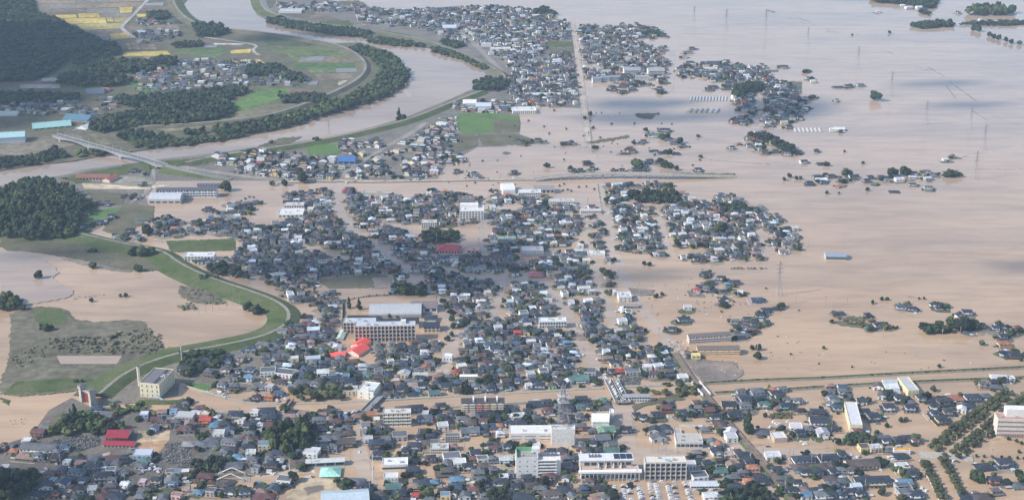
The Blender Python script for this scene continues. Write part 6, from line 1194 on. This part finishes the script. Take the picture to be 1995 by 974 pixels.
# ------------------------------------------------------------ vehicles
def car_mesh(col, van=False):
    mb = MB(); L, W, = (4.4, 1.75) if not van else (4.7, 1.85)
    pr = [(-L/2, .35), (-L/2, .85), (-L/2+.5, .95), (-L/2+1.0, 1.45 if not van else 1.85), (L/2-1.75, 1.48 if not van else 1.9), (L/2-1.05, .98), (L/2-.1, .85), (L/2, .4)]
    n = len(pr); vs = [(x, -W/2+(.12 if z > 1 else 0), z) for x, z in pr]+[(x, W/2-(.12 if z > 1 else 0), z) for x, z in pr]
    mb.add(vs, [tuple(range(n-1, -1, -1)), tuple(range(n, 2*n))]+[(i, (i+1) % n, n+(i+1) % n, n+i) for i in range(n)], 'paint', col)
    top = 1.40 if not van else 1.8
    for s in (-1, 1): mb.add([(-L/2+.95, s*(W/2-.02), 1.0), (L/2-1.25, s*(W/2-.02), 1.0), (L/2-1.8, s*(W/2-.1), top), (-L/2+1.15, s*(W/2-.1), top)], [(0, 1, 2, 3)], 'glass', (.1, .1, .1))
    mb.add([(L/2-1.1, -W/2+.18, 1.03), (L/2-1.1, W/2-.18, 1.03), (L/2-1.72, W/2-.25, top+.02), (L/2-1.72, -W/2+.25, top+.02)], [(0, 1, 2, 3)], 'glass', (.1, .1, .1))
    for sx in (-1, 1):
        for sy in (-1, 1): mb.bar((sx*L*.31, sy*(W/2-.22), .33), (sx*L*.31, sy*(W/2+.01), .33), .33, 'roof', (.03, .03, .03), 8)
    return mb.mesh('car')
CARC = [((.58, .58, .58), 'white'), ((.42, .44, .46), 'silver'), ((.05, .05, .06), 'black'), ((.20, .20, .22), 'grey'), ((.05, .07, .13), 'dark blue'), ((.16, .035, .04), 'dark red')]
CARM = [(car_mesh(c, v), n+(' van' if v else ' car')) for c, n in CARC for v in (False, True)]
ncar = 0
def car(px_, py_, rot=0, z=-.55, grp='cars in the flooded car park', w=None):
    global ncar
    m_, n_ = random.choices(CARM, [6, 6, 3, 2, 2, 1, 2, 1, 1, .5, .7, .3])[0] if w is None else random.choice([c for c in CARM if c[1].startswith(w)])
    x, y = G(px_, py_); single(m_, 'car', 'car', x, y, z, R_(rot+random.uniform(-6, 6)), grp, n_+' standing in brown water' if z < 0 else n_+' stranded on the road'); ncar += 1
for cx_, y0, y1, sl in ((1198, 948, 974, .1), (1215, 946, 974, .12), (1226, 944, 974, .15), (1245, 946, 974, .18), (1248, 956, 974, .2), (1266, 942, 974, .22), (1278, 943, 974, .25), (1301, 944, 974, .25), (1314, 947, 974, .25), (1336, 941, 972, .3), (1341, 955, 974, .3)):
    y_ = y0
    while y_ < y1: 
        if random.random() < .88: car(cx_+(y_-y0)*sl, y_, 4)
        y_ += 3.5
for e in '1350,949 1355,955 1363,955 1373,954 1387,955 1143,935 1150,936 1228,936 1236,936 1240,937 1273,938 1290,938 1315,938 1334,940 1340,941 1165,948 1127,960'.split(): car(*map(float, e.split(',')))
for e in '1508,822 1512,824 1516,828 1520,826 1531,834 1536,822 1502,832 1497,852 1492,850 1300,812 1304,812 1497,870 1540,895 1570,885 1573,888 1581,886 1548,892 1596,888 1640,890 1648,891 1670,890 1675,891 1510,884 1562,860 1568,866 1570,864 1420,875 1428,873 1412,886 1418,890 1795,950 1798,958 1802,962 1806,956 1815,940 1788,946 1741,895 1752,903 1742,935 1748,938 1670,928 1716,915 1488,838 1548,970 1858,898 1865,899 1902,903 1905,906 1845,905 598,930 604,928 610,930 601,932 532,922 536,923 612,918 1565,945 1460,880 1465,905 700,880 1025,900 1128,905 1150,990 540,738 522,738 510,746 1165,700 1180,735 1172,720 1155,640 1140,600'.split(): car(*map(float, e.split(',')), rot=random.choice((0, 90, 30, -40)), w=random.choice(('white', 'white', None)), grp='cars scattered in the flooded streets')
for k in range(8):
    t = .12+k*.105; car(1186+22*t, 745+44*t, 65, 2.85, 'cars stranded on the double bridge'); car(1199+23*t, 744+45*t, -115, 2.85, 'cars stranded on the double bridge')
for e in '297,907 300,910 302,913 304,917 308,921 298,914 292,915 286,918 278,920 275,924 310,915 282,912 251,965 250,940 350,940 360,941 367,941 110,906 90,915 136,914 62,898 52,893 43,888 420,770 428,770 437,772 405,765 155,250 160,247 165,244 170,242 174,240 150,253 145,256 556,779 540,782 690,805 700,803 575,352 620,353 692,355 675,357 648,352 960,350 1000,348 740,777 735,773 570,353 606,352 440,775 475,782 1300,342 1343,342 1408,342 925,348 800,353 750,354 560,352'.split(): car(*map(float, e.split(',')), rot=random.choice((0, 20, -60)), z=.5, grp='cars on the dry roads')
# ------------------------------------------------------------ graves, debris, temple gate beams
mb = MB()
for poly, n, b_ in (('95,862 130,852 190,848 196,866 150,882 110,876', 900, .3), ('322,866 400,860 375,880 370,905 320,905', 700, .2), ('345,898 430,892 425,908 345,914', 420, .2), ('1207,728 1247,728 1243,751 1210,749', 190, .2)):
    P_ = GP(PX(poly)); xs = [p[0] for p in P_]; ys = [p[1] for p in P_]; k = 0; mb.at()
    while k < n:
        x, y = random.uniform(min(xs), max(xs)), random.uniform(min(ys), max(ys))
        if inpoly(x, y, P_): v = random.choice((.07, .14, .22, .36)); mb.box(x, y, b_, random.uniform(.4, .8), random.uniform(.4, .8), random.uniform(.7, 1.7), 'concrete', (v, v, v*.98)); k += 1
mb.build('gravestones', kind='stuff')
for p in ('95,862 130,852 190,848 196,866 150,882 110,876', '322,866 400,860 430,892 425,908 370,912 320,905', '1205,726 1250,726 1245,752 1207,752'): sheet('graveyard_ground', p, .28, 'scrub', (.13, .125, .11))
mb = MB()
for poly, n in (('1340,700 1440,705 1450,728 1420,745 1365,745', 240), ('1300,660 1340,668 1345,700 1320,700', 60), ('1160,560 1460,560 1460,620 1260,620', 60), ('1500,640 1900,700 1900,720 1500,725', 30), ('1320,505 1450,510 1440,600 1230,560', 40)):
    P_ = GP(PX(poly)); xs = [p[0] for p in P_]; ys = [p[1] for p in P_]; k = 0
    while k < n:
        x, y = random.uniform(min(xs), max(xs)), random.uniform(min(ys), max(ys))
        if inpoly(x, y, P_): v = random.choice((.08, .2, .3, .6)); mb.box(x, y, .05, random.uniform(.5, 2.6), random.uniform(.4, 1.2), random.uniform(.2, .6), 'concrete', (v, v*.95, v*.9), random.uniform(0, 3)); k += 1
mb.build('floating_debris', kind='stuff')
x, y = G(449, 938); o = thing('beam_canopy', 'canopy', x, y, 0, 0, label='double inverted-V white beam frame over the flooded street')
for k, (yy, z) in enumerate(((0, 0), (7, 1.5))):
    for s in (-1, 1):
        mb = MB(); mb.bar((s*10.5, yy, 2.2+z), (0, yy+2, 6.2+z), .6, 'concrete', (.55, .52, .47)); mb.bar((s*10.5, yy, -1), (s*10.5, yy, 2.6+z), .35, 'concrete', (.5, .48, .44)); mb.build('beam', o)
    mb = MB(); mb.bar((0, yy+2, 0), (0, yy+2, 6.2+z), .35, 'concrete', (.5, .48, .44)); mb.build('post', o)
# ------------------------------------------------------------ clouds above the frame, haze
cm, nt, b = newmat('cloud'); b.inputs['Base Color'].default_value = (.85, .86, .88, 1); b.inputs['Roughness'].default_value = 1
def cloud(px_, py_, rx, ry, seed, alt=3200):
    gx_, gy_ = G(px_, py_); k = alt/SDIR[2]; x, y = gx_+SDIR[0]*k, gy_+SDIR[1]*k; sx = rx*mpp(py_); sy = ry*mpp(py_)/sdep(py_)
    g_ = np.random.default_rng(seed); V = []; F_ = []; n = 0
    for i in range(16):
        a = g_.uniform(0, 6.28); q = sqrt(g_.uniform(0, 1))*.75; s = g_.uniform(.25, .5)
        v = ICO1[0]*np.array([sx*s, sy*s, min(sx, sy)*s*.7+25])+np.array([x+cos(a)*q*sx, y+sin(a)*q*sy, alt+g_.uniform(0, 40)]); v += g_.normal(0, min(sx, sy)*.03, v.shape); v = v; V.append(v); F_.append(ICO1[1]+n); n += len(v)
    F_ = np.concatenate(F_); o = bpy.data.objects.new('cloud', mk_np('cloud', np.concatenate(V), F_.ravel().astype(np.int32), np.full(len(F_), 3, np.int32), ['cloud'], np.zeros(len(F_), np.int32), np.full((len(F_), 3), .8), True)); C.objects.link(o); o['kind'] = 'stuff'
for i, c_ in enumerate(((20, 110, 190, 55), (-60, 200, 150, 60), (745, 512, 240, 42), (900, 548, 120, 26), (540, 74, 90, 8), (1225, 205, 95, 9), (1235, 231, 110, 11), (1500, 215, 60, 25), (1180, 545, 70, 7), (1990, 520, 60, 10), (1810, 165, 70, 4), (1850, 208, 90, 5), (1640, -5, 90, 8), (20, 960, 90, 40), (60, 500, 90, 8))): cloud(*c_, seed=i)
m = bpy.data.materials.new('haze'); m.use_nodes = True; nt = m.node_tree; nt.nodes.clear(); MATS['haze'] = m
out = nt.nodes.new('ShaderNodeOutputMaterial'); pv = nt.nodes.new('ShaderNodeVolumePrincipled'); pv.inputs['Color'].default_value = (.55, .74, .97, 1); pv.inputs['Density'].default_value = HAZE = 0.68e-4; pv.inputs['Anisotropy'].default_value = .0
nt.links.new(pv.outputs[0], out.inputs['Volume'])
mb = MB(); mb.box(0, 3200, -4, 9000, 7400, 580, 'haze', (1, 1, 1)); mb.build('haze', kind='stuff')
# pieces that sit on a part become its sub-parts
for o in list(C.objects):
    p = o.parent
    if p is None or p.type != 'EMPTY': continue
    k = o.name.split('.')[0]; want = {'roof_unit': 'roof', 'roof_light': 'roof', 'green_parapet': 'roof', 'tarpaulin': 'roof', 'penthouse': 'roof', 'dish': 'platform', 'pilaster': 'wall', 'cornice_band': 'wall', 'solar_panel': 'upper_roof_none'}.get(k)
    if want:
        q = [c for c in p.children if c.name.split('.')[0] == want]
        if q and tuple(q[0].scale) == (1, 1, 1): o.parent = q[0]
# ------------------------------------------------------------ wording of the labels
ORD = ['', 'second ', 'third ', 'fourth ', 'fifth ', 'sixth ', 'seventh ', 'eighth ', 'ninth ', 'tenth ', 'eleventh ', 'twelfth ', 'thirteenth ', 'fourteenth ', 'fifteenth ', 'sixteenth ', 'seventeenth ', 'eighteenth ', 'nineteenth ', 'twentieth ']
ORD += ['twenty-'+q for q in ORD[1:10]]+['thirtieth ']+['thirty-'+q for q in ORD[1:10]]+['fortieth ']+['forty-'+q for q in ORD[1:10]]+['fiftieth ']+['fifty-'+q for q in ORD[1:10]]
DESC = {'greenhouse': 'long low flooded greenhouse'}
REFS += [(n, *G(a, b)) for n, a, b in (('the far tree island', 1925, 30), ('the lone round tree', 1705, 196), ('the bridge end', 322, 322), ('the shrine grove', 570, 860), ('the levee bend', 560, 625), ('the canal mouth', 190, 780), ('the river bend', 940, 150), ('the dense village', 1500, 200), ('the cherry rows', 1880, 830), ('the farm hamlet', 1690, 355), ('the tall round conifer', 1457, 842), ('the hamlet grove', 1877, 644), ('the wooded hill', 100, 400), ('the debris field', 1400, 725), ('the brown shore', 1350, 560))]
rows = {}
for o, d, x, y in THINGS:
    d = DESC.get(d, d); L_ = sorted((math.hypot(x-a, y-b), n, a, b) for n, a, b in REFS); A = L_[0]
    best = None
    for B in L_[1:9]:
        c_ = ((x-A[2])*(B[2]-A[2])+(y-A[3])*(B[3]-A[3]))/(max(A[0], 1)*max(1, math.hypot(B[2]-A[2], B[3]-A[3])))
        if best is None or c_ > best[0]: best = (c_, B[1])
    rows.setdefault((d, A[1], best[1]), []).append((A[0], o))
for (d, a, b), L_ in rows.items():
    L_.sort(key=lambda r: r[0])
    for i, (_, o) in enumerate(L_):
        base_ = (d+' from '+a+' towards '+b).split(); t = ORD[min(i, 58)]+' '.join(base_)
        if len(t.split()) > 16: t = (ORD[min(i, 58)]+d.replace('two-storey ', '').replace(' of a straight', '').replace(' standing in brown water', ' in water').replace(' standing in the flood', '').replace(' whose ', ' with ').replace(' faces the camera', ' end')+' from '+a+' towards '+b)
        if len(t.split()) > 16: t = t.replace(' the ', ' ')
        if len(t.split()) > 16: t = t.replace(' the ', ' ').replace('hipped ', '').replace('small ', '')
        o['label'] = ' '.join(t.split()[:16])
print('things', len(THINGS), 'cars', ncar, 'poles', npole, 'refs', len(REFS))

from collections import Counter
c_ = Counter(o['label'] for o, *_ in THINGS); print('shared labels', [(k, v) for k, v in c_.items() if v > 1][:12])
